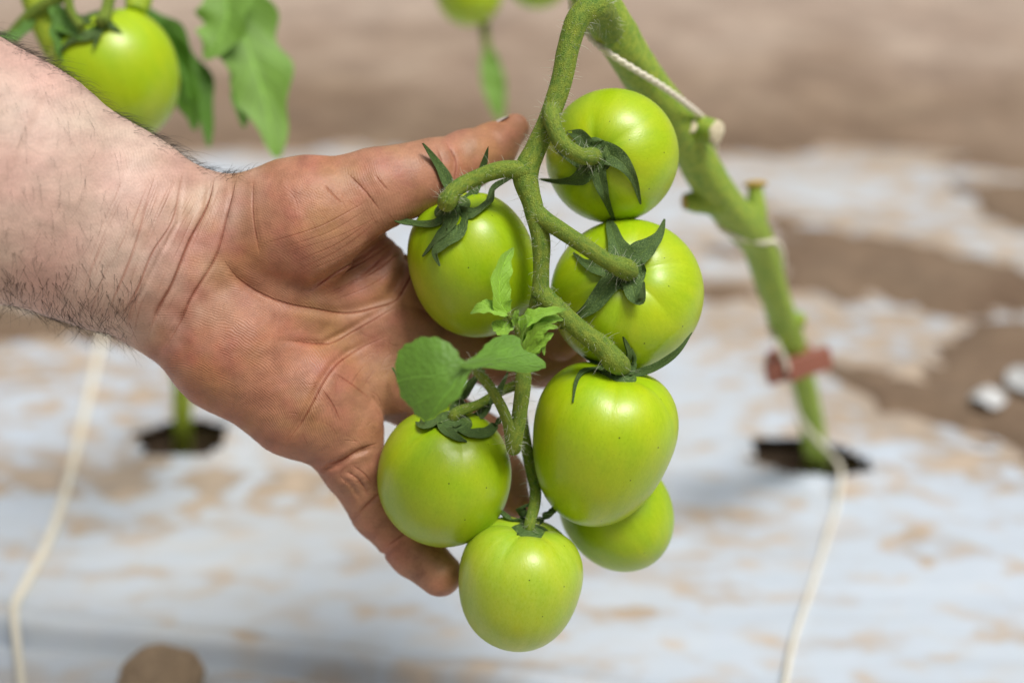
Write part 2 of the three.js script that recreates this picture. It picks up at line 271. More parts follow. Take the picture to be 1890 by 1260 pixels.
{
  // soil
  const x0 = -1.3, x1 = 1.4, z0 = -0.3, z1 = -3.6, nx = 300, nz = 330, pos = [], uv = [], idx = [], tint = [];
  for (let j = 0; j <= nz; j++) for (let i = 0; i <= nx; i++) {
    const x = lerp(x0, x1, i / nx), z = lerp(z0, z1, j / nz), m = soilMask(x, z);
    let y = clamp(m * 0.3, -0.05, 0.009) + 0.003 + (m > 0 ? 0.012 * fbm(x * 9, z * 9, 1, 4) * clamp(m * 30, 0, 1) + 0.004 * noise(x * 80, z * 80) : -0.004);
    if (z < -1.3) y += 0.03 * fbm(x * 2, z * 2, 6, 3);
    for (const h of holes) y -= 0.21 * smoothstep(1.9 - holeD(x, z, h), 0, 0.5);
    const damp = smoothstep(z - edgeZ(x) + 0.35 * fbm(x * 5, z * 5, 3, 4), -0.6, 0.08), q = 1 - 0.52 * damp; tint.push(q, q * (1 - 0.12 * damp), q * (1 - 0.28 * damp));
    pos.push(x, y, z); uv.push(x / 1.5, z / 1.5);
  }
  for (let j = 0; j < nz; j++) for (let i = 0; i < nx; i++) { const a = j * (nx + 1) + i; idx.push(a, a + 1, a + nx + 1, a + 1, a + nx + 2, a + nx + 1); }
  const soilMap = texture(1024, 1024, (x, y, o) => {
    const A = x * 6.2832, B = y * 6.2832, X = Math.cos(A), Y = Math.sin(A), Z = Math.cos(B) * 1.7 + Math.sin(B) * 0.9;
    const m = fbm(X * 3 + Z, Y * 3, Math.sin(B) * 3, 4), f = fbm(x * 120, y * 120, 3, 3), c = fbm(x * 30, y * 30, 7, 3), k = 1 + 0.5 * m + 0.35 * f + 0.35 * c;
    o[0] = 0.39 * k; o[1] = 0.30 * k * (1 + 0.1 * m); o[2] = 0.235 * k * (1 + 0.15 * m);
  });
  const sg = geometry(pos, idx, uv); sg.setAttribute('color', new THREE.Float32BufferAttribute(tint, 3));
  structure('ground', sg, std({ name: 'soil', map: soilMap, vertexColors: true, roughness: 1 }));
  // wide field beyond
  const far = new THREE.PlaneGeometry(60, 60, 1, 1).rotateX(-Math.PI / 2); far.translate(0, -0.05, 0);
  const uvf = far.attributes.uv; for (let i = 0; i < uvf.count; i++) uvf.setXY(i, far.attributes.position.getX(i) / 1.5, far.attributes.position.getZ(i) / 1.5);
  structure('field', far, std({ name: 'far_soil', map: soilMap, roughness: 1 }));
  // film
  const fx0 = -1.1, fx1 = 1.2, fz0 = -0.34, fz1 = -1.7, fnx = 420, fnz = 520, fp = [], fu = [], fi = [];
  for (let j = 0; j <= fnz; j++) for (let i = 0; i <= fnx; i++) { const x = lerp(fx0, fx1, i / fnx), z = lerp(fz0, fz1, j / fnz); fp.push(x, filmY(x, z), z); fu.push((x - fx0) / (fx1 - fx0), (z - fz0) / (fz1 - fz0)); }
  const keep = (a) => { const x = fp[a * 3], z = fp[a * 3 + 2]; return z > edgeZ(x) - 0.03 && holes.every((h) => holeD(x, z, h) > 1); };
  for (let j = 0; j < fnz; j++) for (let i = 0; i < fnx; i++) { const a = j * (fnx + 1) + i, b = a + 1, c = a + fnx + 1, d = c + 1; if (keep(a) && keep(b) && keep(c) && keep(d)) fi.push(a, b, c, b, d, c); }
  const stains = [[330, 800, 420, 90, 0.28], [150, 720, 260, 60, 0.3], [1560, 770, 260, 50, 0.3], [1780, 860, 150, 40, 0.5], [1450, 690, 120, 40, 0.3], [380, 905, 280, 20, 1.5], [220, 885, 80, 16, 1.3], [560, 915, 120, 16, 0.8], [250, 975, 110, 26, 0.6], [480, 945, 160, 12, 0.5], [70, 660, 130, 40, 0.9], [60, 830, 120, 60, 0.35], [1740, 1015, 80, 26, 0.7], [1690, 1010, 24, 30, 0.8], [1340, 1105, 70, 24, 0.7], [1180, 1145, 28, 12, 0.7], [1420, 930, 110, 12, 0.5], [1350, 960, 90, 20, 0.35], [1660, 925, 40, 12, 0.6], [480, 1190, 30, 10, 0.7], [720, 1222, 60, 9, 0.8], [160, 1145, 80, 8, 0.5], [1860, 870, 90, 30, 0.7], [1450, 880, 70, 8, 0.5], [1600, 900, 60, 10, 0.4], [1850, 1150, 60, 40, 0.3], [1330, 990, 60, 40, 0.3], [1000, 300, 300, 40, 0.25], [1600, 600, 160, 30, 0.12], [1750, 700, 60, 20, 0.5]].map(([u, v, a, b, k]) => { const p = G(u, v), q = G(u + a, v), r = G(u, v + b), s = G(u, v - b); return [p.x, p.z, Math.abs(q.x - p.x), Math.abs(r.z - s.z) / 2, k]; });
  const filmMap = texture(2048, 1200, (x, y, o) => {
    const X = lerp(fx0, fx1, x), Z = lerp(fz0, fz1, y), g = fbm(X * 40, Z * 60, 3, 4), c = fbm(X * 9, Z * 14, 6, 4), big = fbm(X * 4, Z * 5, 9, 3);
    const streak = fbm(X * 5 + 2, Z * 30, 12, 4), far = smoothstep(-Z, 0.7, 1.0); let d = clamp((c + 0.8 * g - 0.24) * 1.5, 0, 0.6) + clamp((big + 0.5 * g) * 0.8, 0, 0.3) + clamp((streak + 0.6 * g + 0.1 * far - 0.02) * 1.7, 0, 0.6);
    for (const s of stains) { const q = ((X - s[0]) / s[2]) ** 2 + ((Z - s[1]) / s[3]) ** 2; if (q < 6) d += s[4] * clamp(0.75 - q * 0.45 + 2.6 * g + 2.2 * c, 0, 0.9); }
    const m = soilMask(X, Z); if (m > -0.2) d += clamp((m + 0.075 + 0.16 * g + 0.10 * c) * 9, 0, 0.85);
    d = clamp(d, 0, 1); const w = 1 + 0.06 * c + 0.05 * g;
    const du = clamp(0.3 + 1.6 * fbm(X * 2.6 + 4, Z * 3.2, 21, 4) + 0.8 * g, 0, 1) * 0.45, fr = lerp(0.53, 0.58, du), fg = lerp(0.585, 0.55, du), fb = lerp(0.65, 0.48, du);
    o[0] = lerp(fr * w, 0.38 * (1 + g), d * 0.85); o[1] = lerp(fg * w, 0.28 * (1 + g), d * 0.85); o[2] = lerp(fb * w, 0.185 * (1 + g), d * 0.85);
  });
  filmMap.wrapS = filmMap.wrapT = THREE.ClampToEdgeWrapping;
  const film = structure('plastic_mulch_sheet', geometry(fp, fi, fu), std({ name: 'silver_mulch_film', map: filmMap, roughness: 0.5, specularIntensity: 0.7, side: THREE.DoubleSide }));
  // each planting slit opens on a deep hole in damp earth
  const earth = std({ name: 'damp_earth', map: texture(128, 128, (x, y, o) => { const f = fbm(x * 14, y * 14, 3, 4), k = 1 + 0.8 * f; o[0] = 0.20 * k; o[1] = 0.14 * k; o[2] = 0.095 * k; }), roughness: 1, side: THREE.DoubleSide });
  for (const h of holes) {
    const p = [], ix = [], t = [], n = 40, R = 8;
    for (let r = 0; r <= R; r++) for (let a = 0; a <= n; a++) {
      const f = r < R ? 1.5 - 0.25 * r / R : 0.0, A = a / n * 6.2832, ca = Math.cos(A) * h[1] * f, sa = Math.sin(A) * h[2] * f, c = Math.cos(h[3]), s = Math.sin(h[3]);
      const x = h[0].x + ca * c + sa * s, z = h[0].z - ca * s + sa * c; p.push(x, -0.002 - 0.17 * Math.min(1, r / (R - 1)) + 0.003 * noise(a * 0.7, r * 0.6), z); t.push(a / n * 2, r / R);
    }
    for (let r = 0; r < R; r++) for (let a = 0; a < n; a++) { const i = r * (n + 1) + a; ix.push(i, i + 1, i + n + 1, i + 1, i + n + 2, i + n + 1); }
    const m = new THREE.Mesh(geometry(p, ix, t), earth); m.name = 'planting_hole'; m.castShadow = m.receiveShadow = true; film.add(m);
  }
}

// ---------------------------------------------------------------- tomatoes
class Fruit {
  constructor(u, v, z, L, Wd, axis, { egg = 0, dent = 0.1, lobes = 5, lobe = 0.012, ph = 0, tip = 0.015, square = 2.12 } = {}) {
    Object.assign(this, { u, v, z, egg, dent, lobes, lobe, ph, tip, square });
    this.c = W(u, v, z); this.L = MM(L, z); this.Wd = MM(Wd, z);
    this.a = V3(axis[0], 0, 0).addScaledVector(UPv, axis[1]).addScaledVector(BACK, axis[2]).normalize();
    this.e1 = V3(0.2, 0.1, 0.97).cross(this.a).normalize(); this.e2 = this.a.clone().cross(this.e1);
  }
  radius(phi, th) {
    const c = Math.cos(phi), s = Math.sin(phi), w = this.Wd * (1 + this.egg * c);
    const pw = this.square; let r = (Math.abs(c / this.L) ** pw + Math.abs(s / w) ** pw) ** (-1 / pw);
    r *= 1 - this.dent * Math.exp(-((phi / 0.3) ** 2)) + this.tip * Math.exp(-(((Math.PI - phi) / 0.25) ** 2));
    return r * (1 + this.lobe * 2.3 * (Math.abs(Math.cos(this.lobes * th / 2 + this.ph)) - 0.6) * Math.exp(-(((phi - 0.55) / 0.42) ** 2)) * Math.min(1, phi * 4) + 0.6 * this.lobe * Math.cos(2 * th + this.ph * 3) * s);
  }
  field(p) { const d = p.clone().sub(this.c), l = d.length(), c = d.dot(this.a) / l; return l - this.radius(Math.acos(clamp(c, -1, 1)), Math.atan2(d.dot(this.e2), d.dot(this.e1))); }
  geo(nu = 84, nv = 60) {
    const pos = [], uv = [], idx = [];
    for (let j = 0; j <= nv; j++) for (let i = 0; i <= nu; i++) {
      const phi = Math.max(1e-4, Math.min(Math.PI - 1e-4, j / nv * Math.PI)), th = i / nu * 6.283185, r = this.radius(phi, th);
      const p = this.c.clone().addScaledVector(this.a, r * Math.cos(phi)).addScaledVector(this.e1, r * Math.sin(phi) * Math.cos(th)).addScaledVector(this.e2, r * Math.sin(phi) * Math.sin(th));
      pos.push(p.x, p.y, p.z); uv.push(i / nu, 1 - j / nv);
    }
    for (let j = 0; j < nv; j++) for (let i = 0; i < nu; i++) { const a = j * (nu + 1) + i; idx.push(a, a + nu + 1, a + 1, a + 1, a + nu + 1, a + nu + 2); }
    const nor = []; const e = 2e-4, p = V3();
    for (let k = 0; k < pos.length; k += 3) { const f = (x, y, z) => this.field(p.set(pos[k] + x, pos[k + 1] + y, pos[k + 2] + z)); const n = V3(f(e, 0, 0) - f(-e, 0, 0), f(0, e, 0) - f(0, -e, 0), f(0, 0, e) - f(0, 0, -e)).normalize(); nor.push(n.x, n.y, n.z); }
    return geometry(pos, idx, uv, nor);
  }
  // the skin of the fruit behind a spot of the picture, or the nearest depth where it passes beside
  at(u, v, lift = 0) {
    let best = 1e9, bz = this.z; for (let z = this.z + 40; z > this.z - 30; z -= 0.5) { const f = this.field(W(u, v, z)); if (f < 0) { bz = z; best = 0; break; } if (f < best) { best = f; bz = z; } }
    return W(u, v, bz + lift);
  }
  calyx() { return this.c.clone().addScaledVector(this.a, this.radius(1e-3, 0)); }
}
const cluster = 'green tomatoes of the held truss';
function tomato(f, label, mat, sepals, group = cluster, knob = 0.0038) {
  const t = thing('green_tomato', label, 'tomato', f.c, group);
  part(t, 'fruit', f.geo(), mat);
  if (sepals) {
    const cp = f.calyx(), rings = [];
    const g = new THREE.SphereGeometry(knob * 1.9, 24, 14); g.scale(1, 0.3, 1); g.applyQuaternion(new THREE.Quaternion().setFromUnitVectors(V3(0, 1, 0), f.a)); g.translate(cp.x + f.a.x * 0.0006, cp.y + f.a.y * 0.0006, cp.z + f.a.z * 0.0006);
    const cal = part(t, 'calyx', g, sepalMat);
    for (const [hw, list, opt = {}] of sepals) {
      const pts = [cp.clone().addScaledVector(f.a, 0.0008), ...list.map(([u, v, l = 0.9]) => f.at(u, v, l))], w0 = MM(hw * (f === F3 || f === F1 ? 1.22 : 1.05), f.z), k = rr(0, 9);
      const w = (s) => opt.lance ? w0 * 0.78 * (0.06 + 0.95 * Math.max(0, Math.sin(Math.PI * Math.min(1, 0.22 + 0.78 * s))) ** 0.8) * (1 + 0.08 * Math.sin(s * 9 + k)) : w0 * (0.06 + 1.25 * (1 - s) ** 0.95 * (1 - 0.35 * Math.exp(-(((s - 0.62) / 0.2) ** 2)) * 0.6) * Math.min(1, 0.75 + s * 1.6)) * (1 + 0.10 * Math.sin(s * 11 + k));
      const fr = f; part(cal, 'sepal', blade(pts, w, opt.n ? V3(opt.n[0], 0, 0).addScaledVector(UPv, opt.n[1]).addScaledVector(BACK, opt.n[2]) : (p) => p.clone().sub(fr.c).normalize(), { n: 26, m: 6, fold: opt.fold ?? 0.3, thick: 0.0008, wave: 0.12, ph: k }), sepalMat);
    }
  }
  return t;
}
const F1 = new Fruit(1130, 288, -26, 112, 123, [-0.36, -0.12, 0.92], { lobes: 6, lobe: 0.012, dent: 0.12 });
const F2 = new Fruit(873, 488, -24, 136, 118, [-0.28, 0.78, 0.56], { square: 2.25, egg: -0.02, lobes: 5, lobe: 0.014, ph: 1 });
const F3 = new Fruit(1157, 543, -24, 122, 141, [-0.06, 0.3, 0.95], { lobes: 6, lobe: 0.014, ph: 2, dent: 0.13 });
const F4 = new Fruit(820, 879, -22, 130, 123, [0.16, 0.86, 0.48], { egg: 0.0, lobes: 5, lobe: 0.012, ph: 0.5 });
const F5 = new Fruit(1110, 822, -18, 152, 129, [0.2, 0.93, 0.32], { square: 2.4, egg: 0.16, lobes: 5, lobe: 0.013, ph: 1.7, tip: 0.03 });
const F6 = new Fruit(958, 1080, -18, 120, 112, [0.16, 0.95, 0.25], { square: 2.35, egg: 0.11, dent: 0.15, lobes: 5, lobe: 0.022, ph: 2.6, tip: 0.02 });
const F7 = new Fruit(1140, 945, -44, 112, 100, [-0.55, 0.8, -0.1], { egg: 0.05, lobes: 5, lobe: 0.01 });
tomato(F1, 'topmost round green tomato of the held truss, beside the thick stem', fruitMats[0], [
  [19, [[1122, 284], [1147, 298, 2], [1168, 327, 2], [1183, 377, 1]]], [22, [[1086, 274], [1072, 252], [1046, 243, 0.4]]], [13, [[1075, 325], [1043, 334, 2], [995, 331, 6]]],
  [15, [[1106, 322], [1117, 362, 2], [1139, 418, 5]]], [13, [[1070, 295], [1043, 285], [1018, 262]]]]);
tomato(F2, 'oval green tomato against the thumb and palm, its sepals curling outward', fruitMats[1], [
  [15, [[835, 362, 4], [815, 316, 8], [781, 264, 11]], { n: [0.5, 0.1, 0.9], lance: 1 }], [10, [[806, 411, 2], [756, 411, 6], [726, 402, 8], [704, 374, 9]], { n: [0, 0.5, 0.8], lance: 1 }],
  [15, [[830, 416, 1.5], [807, 440, 2], [779, 473, 2.5]]], [17, [[843, 428, 1.2], [819, 450, 1.6], [803, 466, 2.2], [811, 491, 2]]],
  [13, [[868, 394, 2], [903, 373, 4], [911, 347, 7], [946, 325, 10]], { n: [-0.6, 0.2, 0.7], lance: 1 }], [10, [[872, 358, 1], [891, 309, 3], [901, 271, 5]], { n: [0.1, 0, 1], lance: 1 }]]);
tomato(F3, 'large round green tomato with a dark star shaped calyx facing forward', fruitMats[0], [
  [21, [[1144, 465, 1.2], [1132, 430, 1.5], [1123, 398, 1]]], [22, [[1172, 478, 1.2], [1196, 456, 2.5], [1214, 438, 5], [1227, 404, 8]]], [18, [[1166, 522, 1.2], [1174, 548, 3], [1184, 553, 6], [1189, 520, 9]]],
  [17, [[1130, 522, 1.2], [1095, 563, 2.5], [1061, 588, 4], [1034, 607, 5]]], [14, [[1108, 495, 1.2], [1080, 485, 1.5], [1058, 466, 2]]]]);
tomato(F4, 'green tomato resting on the little finger, under the broad leaf', fruitMats[3], [
  [13, [[808, 778, 1.5], [783, 786, 2.5], [765, 758, 3]], { lance: 1 }], [17, [[822, 790, 1.5], [840, 806, 1.5], [862, 814, 1.2]]], [14, [[866, 800, 1.5], [890, 800, 3], [912, 786, 5], [931, 762, 7]], { lance: 1 }],
  [13, [[885, 768, 1], [915, 730, 4], [938, 687, 6]], { lance: 1 }], [17, [[850, 740, 2], [868, 712, 5], [893, 681, 7]], { lance: 1 }], [9, [[800, 745, 0], [750, 715, 0], [725, 677, 0]]]]);
tomato(F5, 'large egg shaped green tomato in front, narrowing to a blunt tip', fruitMats[0], [
  [12, [[1112, 684, 1.5], [1086, 682, 2], [1066, 698, 2], [1057, 741, 1.5]]], [12, [[1142, 684, 6], [1160, 655, 20], [1152, 622, 27]], { n: [0.7, 0, 0.7], lance: 1 }], [10, [[1172, 690, 2], [1212, 677, 8], [1252, 648, 10], [1278, 613, 8]], { n: [0, 0.5, 0.85], lance: 1 }],
  [10, [[1160, 690, 6], [1170, 668, 15], [1167, 642, 20]], { lance: 1 }], [7, [[1102, 672, 0], [1076, 650, -1], [1068, 626, -1]]]]);
tomato(F6, 'lowest green tomato, its side touching the tip of the little finger', fruitMats[2], [
  [13, [[965, 962, 1.5], [940, 957, 2], [916, 934, 2]], { lance: 1 }], [14, [[966, 955, 3], [962, 938, 5], [996, 924, 7]], { lance: 1 }], [13, [[1000, 958, 2], [1018, 946, 3], [1026, 922, 4]], { lance: 1 }], [12, [[975, 975, 1.5], [955, 985, 1.5]]], [12, [[992, 972, 1.5], [1012, 978, 1.5]]]]);
tomato(F7, 'green tomato half hidden behind the egg shaped one', fruitMats[1], [
  [9, [[1075, 870, 1], [1090, 850, 1]]], [9, [[1060, 890, 1], [1045, 915, 2]]], [9, [[1075, 895, 2], [1060, 925, 3]]]]);

// ---------------------------------------------------------------- tomato plant that carries the truss
const heldPlant = thing('tomato_plant', 'leaning tomato plant with thick bare green stem, carrying the held truss', 'plant', G(1500, 868));
const fuzz = [];
{
  const uneven = (s) => (t, a, l) => 1 + 0.05 * noise(Math.cos(a) * 1.2 + s, Math.sin(a) * 1.2, l * 60) + 0.03 * noise(Math.cos(a) * 3, Math.sin(a) * 3 + s, l * 220);
  const foot = G(1506, 872, -0.02), top = W(1040, -120, -8);
  const px = [[1040, -120, -8], [1112, 20, -20], [1180, 130, -44], [1262, 255, -78], [1335, 372, -118], [1395, 440, -160], [1432, 545, -215], [1462, 640, -262], [1492, 745, -315], [1506, 830, -365]];
  // depth follows a nearly straight stem between its top and its foot
  const zf = zOf(foot), pts = px.map(([u, v], i) => W(u, v, lerp(-14, zf, (i / px.length) ** 1.25)));
  pts.push(foot);
  const R = [0.0086, 0.0086, 0.0084, 0.0087, 0.0088, 0.0084, 0.0078, 0.008, 0.0076, 0.0074, 0.0078];
  const ridge = (t, a, l) => uneven(3)(t, a, l) + 0.07 * noise(Math.cos(a) * 1.6 + 5, Math.sin(a) * 1.6, l * 34) + 0.05 * Math.cos(3 * a + 1) + 0.10 * Math.exp(-(((t - 0.27) / 0.03) ** 2)) + 0.12 * Math.exp(-(((t - 0.47) / 0.03) ** 2)) + 0.08 * Math.exp(-(((t - 0.67) / 0.025) ** 2));
  const stemGeo = sweep(pts, R, { n: 160, sides: 28, bump: ridge });
  const stem = part(heldPlant, 'stem', stemGeo, mainStemMat);
  heldPlant.userData.pts = undefined;
  const stemAt = (u, v) => { let b = pts[0], bd = 1e9; const c = curve(pts); for (let i = 0; i <= 300; i++) { const p = c.getPoint(i / 300), d = p.distanceTo(W(u, v, zOf(p))); if (d < bd) { bd = d; b = p; } } return zOf(b); };
  scene.userData.stemZ = stemAt;
  fuzzOn(stemGeo, 500, 0.0006, 0.0018, fuzz);
  // pruned side shoots
  const stub = (path, r, end, capMat, capR = 0.98) => {
    const s = part(heldPlant, 'pruned_stub', sweep(path, r, { n: 20, sides: 18, bump: uneven(rr(0, 9)) }), mainStemMat);
    const a = path.at(-2), b = path.at(-1), d = b.clone().sub(a).normalize();
    const g = new THREE.SphereGeometry(r.at(-1) * capR, 20, 12); g.scale(1, 0.35, 1); const pp = g.attributes.position; for (let i = 0; i < pp.count; i++) { const k = 1 + 0.22 * noise(pp.getX(i) * 700, pp.getY(i) * 700, pp.getZ(i) * 700 + end); pp.setXYZ(i, pp.getX(i) * k, pp.getY(i) * k, pp.getZ(i) * k); }
    g.computeVertexNormals(); g.applyQuaternion(new THREE.Quaternion().setFromUnitVectors(V3(0, 1, 0), d)); g.translate(b.x, b.y, b.z); part(s, 'cut_end', g, capMat);
  };
  const z1 = stemAt(1275, 240), z2 = stemAt(1320, 365), z3 = stemAt(1395, 420);
  stub([W(1270, 245, z1), W(1292, 238, z1 + 5), W(1322, 245, z1 + 10)], [0.0062, 0.0056, 0.0056], 1, cutMat);
  stub([W(1268, 250, z1), W(1272, 238, z1 + 7), W(1273, 233, z1 + 11)], [0.0045, 0.0038, 0.0034], 2, cutMat);
  stub([W(1330, 370, z2), W(1290, 372, z2 + 3), W(1264, 372, z2 + 4)], [0.0075, 0.0055, 0.004], 3, driedMat);
  stub([W(1392, 440, z3), W(1396, 395, z3 + 2), W(1394, 340, z3 + 3)], [0.0068, 0.0052, 0.0036], 4, driedMat, 1.6);
  stub([W(1462, 590, stemAt(1462, 590)), W(1484, 590, stemAt(1462, 590))], [0.005, 0.004], 5, driedMat);

  // truss
  const trussPx = [[1128, 60, -34], [1112, 26, -20], [1094, 13, -6], [1068, 34, -2], [1050, 85, -1], [1036, 150, 0], [1012, 222, 1], [988, 276, 1], [970, 322, 1], [984, 380, 2], [998, 440, 2], [999, 500, 1], [997, 548, 0]];
  const P = trussPx.map(([u, v, z]) => W(u, v, z)), r = (a) => a.map((x) => MM(x));
  const stalk = (name, path, rad, o) => { const g = sweep(path, rad, { n: 60, sides: 18, bump: uneven(rr(0, 20)), ...o }); fuzzOn(g, 4200, 0.0012, 0.0048, fuzz); return part(heldPlant, name, g, stemMat); };
  stalk('truss_stalk', P, r([24, 28, 27, 23, 21, 20, 19, 20, 24, 19, 17, 15, 17]), { n: 150, sides: 24 });
  const end = (f) => { const c = f.calyx(); return [c.clone().addScaledVector(f.a, 0.004), c.clone().addScaledVector(f.a, 0.0005)]; };
  const pedicel = (path, rad, f) => stalk('fruit_stalk', [...path.map(([u, v, z]) => W(u, v, z)), ...end(f)], r(rad));
  pedicel([[1020, 200, 1], [1018, 218, 7], [1036, 262, 9], [1068, 286, 7]], [17, 16, 15, 15, 17, 15], F1);
  pedicel([[972, 318, 2], [930, 312, 4], [870, 332, 6], [838, 352, 9], [826, 372, 9]], [20, 16, 15, 15, 17, 19, 16], F2);
  pedicel([[990, 395, 2], [1015, 412, 5], [1070, 448, 9], [1122, 482, 10], [1146, 492, 8]], [19, 16, 15, 15, 19, 20, 16], F3);
  pedicel([[998, 540, 0], [1030, 572, 4], [1075, 612, 4], [1112, 640, 3], [1132, 664, 2]], [18, 18, 18, 20, 22, 20, 14], F5);
  stalk('truss_stalk', [[997, 545, 0], [985, 600, -10], [970, 680, -18], [962, 760, -24], [975, 840, -28], [988, 900, -24]].map(([u, v, z]) => W(u, v, z)), r([17, 15, 13, 12, 12, 11]));
  pedicel([[988, 895, -24], [988, 925, -18]], [11, 11, 11, 12], F6);
  pedicel([[966, 705, -24], [925, 722, -24], [885, 745, -16]], [10, 9, 9, 11, 11], F4);
  pedicel([[978, 845, -28], [1020, 858, -34]], [11, 11, 12, 12], F7);
  // side shoot in front of the truss: stalks, broad leaf, young leaves
  stalk('shoot_stalk', [[962, 800, -20], [948, 825, 0], [958, 770, 4], [966, 700, 5], [962, 650, 6], [956, 610, 7], [936, 578, 9]].map(([u, v, z]) => W(u, v, z)), r([7, 14, 14, 15, 11, 7, 5]), { n: 90 });
  stalk('leaf_stalk', [[946, 824, 1], [934, 770, 8], [905, 715, 18], [878, 682, 26], [868, 670, 29]].map(([u, v, z]) => W(u, v, z)), r([12, 10, 9, 9, 7]));
  const z6 = (l) => l.map(([x, y]) => [700 + x * 0.3015, 440 + y * 0.3015]);
  const lobeL = z6([[245, 605], [330, 603], [410, 630], [465, 675], [500, 735], [545, 760], [560, 800], [540, 860], [505, 950], [430, 1025], [350, 1090], [290, 1118], [235, 1088], [190, 1030], [140, 980], [115, 900], [100, 800], [112, 705], [150, 655], [215, 625]]);
  const lobeR = z6([[480, 770], [560, 735], [620, 690], [660, 640], [735, 597], [800, 588], [862, 612], [872, 665], [905, 690], [965, 715], [1024, 781], [985, 803], [900, 822], [800, 812], [700, 798], [630, 790], [560, 800]]);
  part(heldPlant, 'leaf', outlineLeaf(lobeL, [795, 700], (u, v) => 42 + 9 * Math.sin((u - 735) / 60) - (u - 735) * 0.02 - 6 * (((v - 690) / 90) ** 2) * 0.6), broadLeaf(0.5 + 0.44 * Math.cos(1.75), 0.5 + 0.44 * Math.sin(1.75), -2.15));
  part(heldPlant, 'leaf', outlineLeaf(lobeR, [938, 660], (u, v) => 46 - (u - 860) * 0.22 + 4 * Math.sin((v - 640) / 26) - 3 * Math.sin((u - 860) / 40)), broadLeaf(0.94, 0.5, 3.14159));
  const tooth = (hw, teeth, amp = 0.28, k = 0) => (t, s) => MM(hw) * Math.sin(Math.PI * Math.min(1, 0.06 + 0.94 * t) ** 0.75) ** 0.8 * (1 + amp * (Math.abs(((t * teeth + k + (s > 0 ? 0.4 : 0)) % 1) - 0.5) * 2 - 0.5) * Math.abs(s)) + 0.00015;
  const young = (path, hw, n, o = {}) => part(heldPlant, 'young_leaf', blade(path.map(([u, v, z]) => W(u, v, z)), tooth(hw, o.teeth ?? 5, o.amp ?? 0.3, rnd()), V3(n[0], 0, 0).addScaledVector(UPv, n[1]).addScaledVector(BACK, n[2]), { n: 44, m: 8, fold: o.fold ?? 0.3, wave: o.wave ?? 0.14, waves: 2.5, thick: 0.00035, ph: rr(0, 6) }), youngLeaf);
  young([[938, 578, 9], [925, 560, 11], [922, 520, 12], [933, 480, 10], [948, 457, 7]], 20, [0.5, 0.1, 0.85], { teeth: 4 });
  young([[936, 578, 9], [915, 570, 12], [892, 568, 13], [868, 578, 12]], 17, [0.1, 0.6, 0.8], { teeth: 4 });
  young([[946, 600, 8], [928, 606, 9], [916, 600, 10], [908, 595, 10]], 14, [-0.3, 0.3, 0.9]);
  young([[958, 618, 7], [972, 595, 10], [1000, 580, 12], [1046, 570, 11]], 18, [0.1, 0.7, 0.7], { teeth: 5 });
  young([[962, 630, 7], [990, 600, 8], [1018, 588, 9], [1040, 590, 8]], 14, [0.2, 0.5, 0.85]);
  young([[962, 645, 7], [968, 615, 11], [976, 592, 13], [968, 580, 14]], 9, [0.8, 0.1, 0.6]);
  young([[964, 650, 7], [984, 622, 10], [1004, 604, 11], [1030, 604, 10]], 13, [0.5, 0.4, 0.7]);
  young([[966, 660, 7], [990, 640, 9], [1010, 622, 10], [1022, 614, 9]], 9, [0.4, 0.5, 0.7]);
  young([[966, 665, 6], [985, 650, 8], [1000, 640, 8], [1005, 656, 8]], 7, [0.4, 0.5, 0.7]);
  young([[950, 604, 8], [950, 590, 10], [953, 578, 11], [958, 572, 11]], 6, [0.4, 0.2, 0.9]);
  // fine hairs stand out from the stalks
  part(heldPlant, 'stalk_hair', hairs(fuzz), fuzzMat, 'stuff');
}

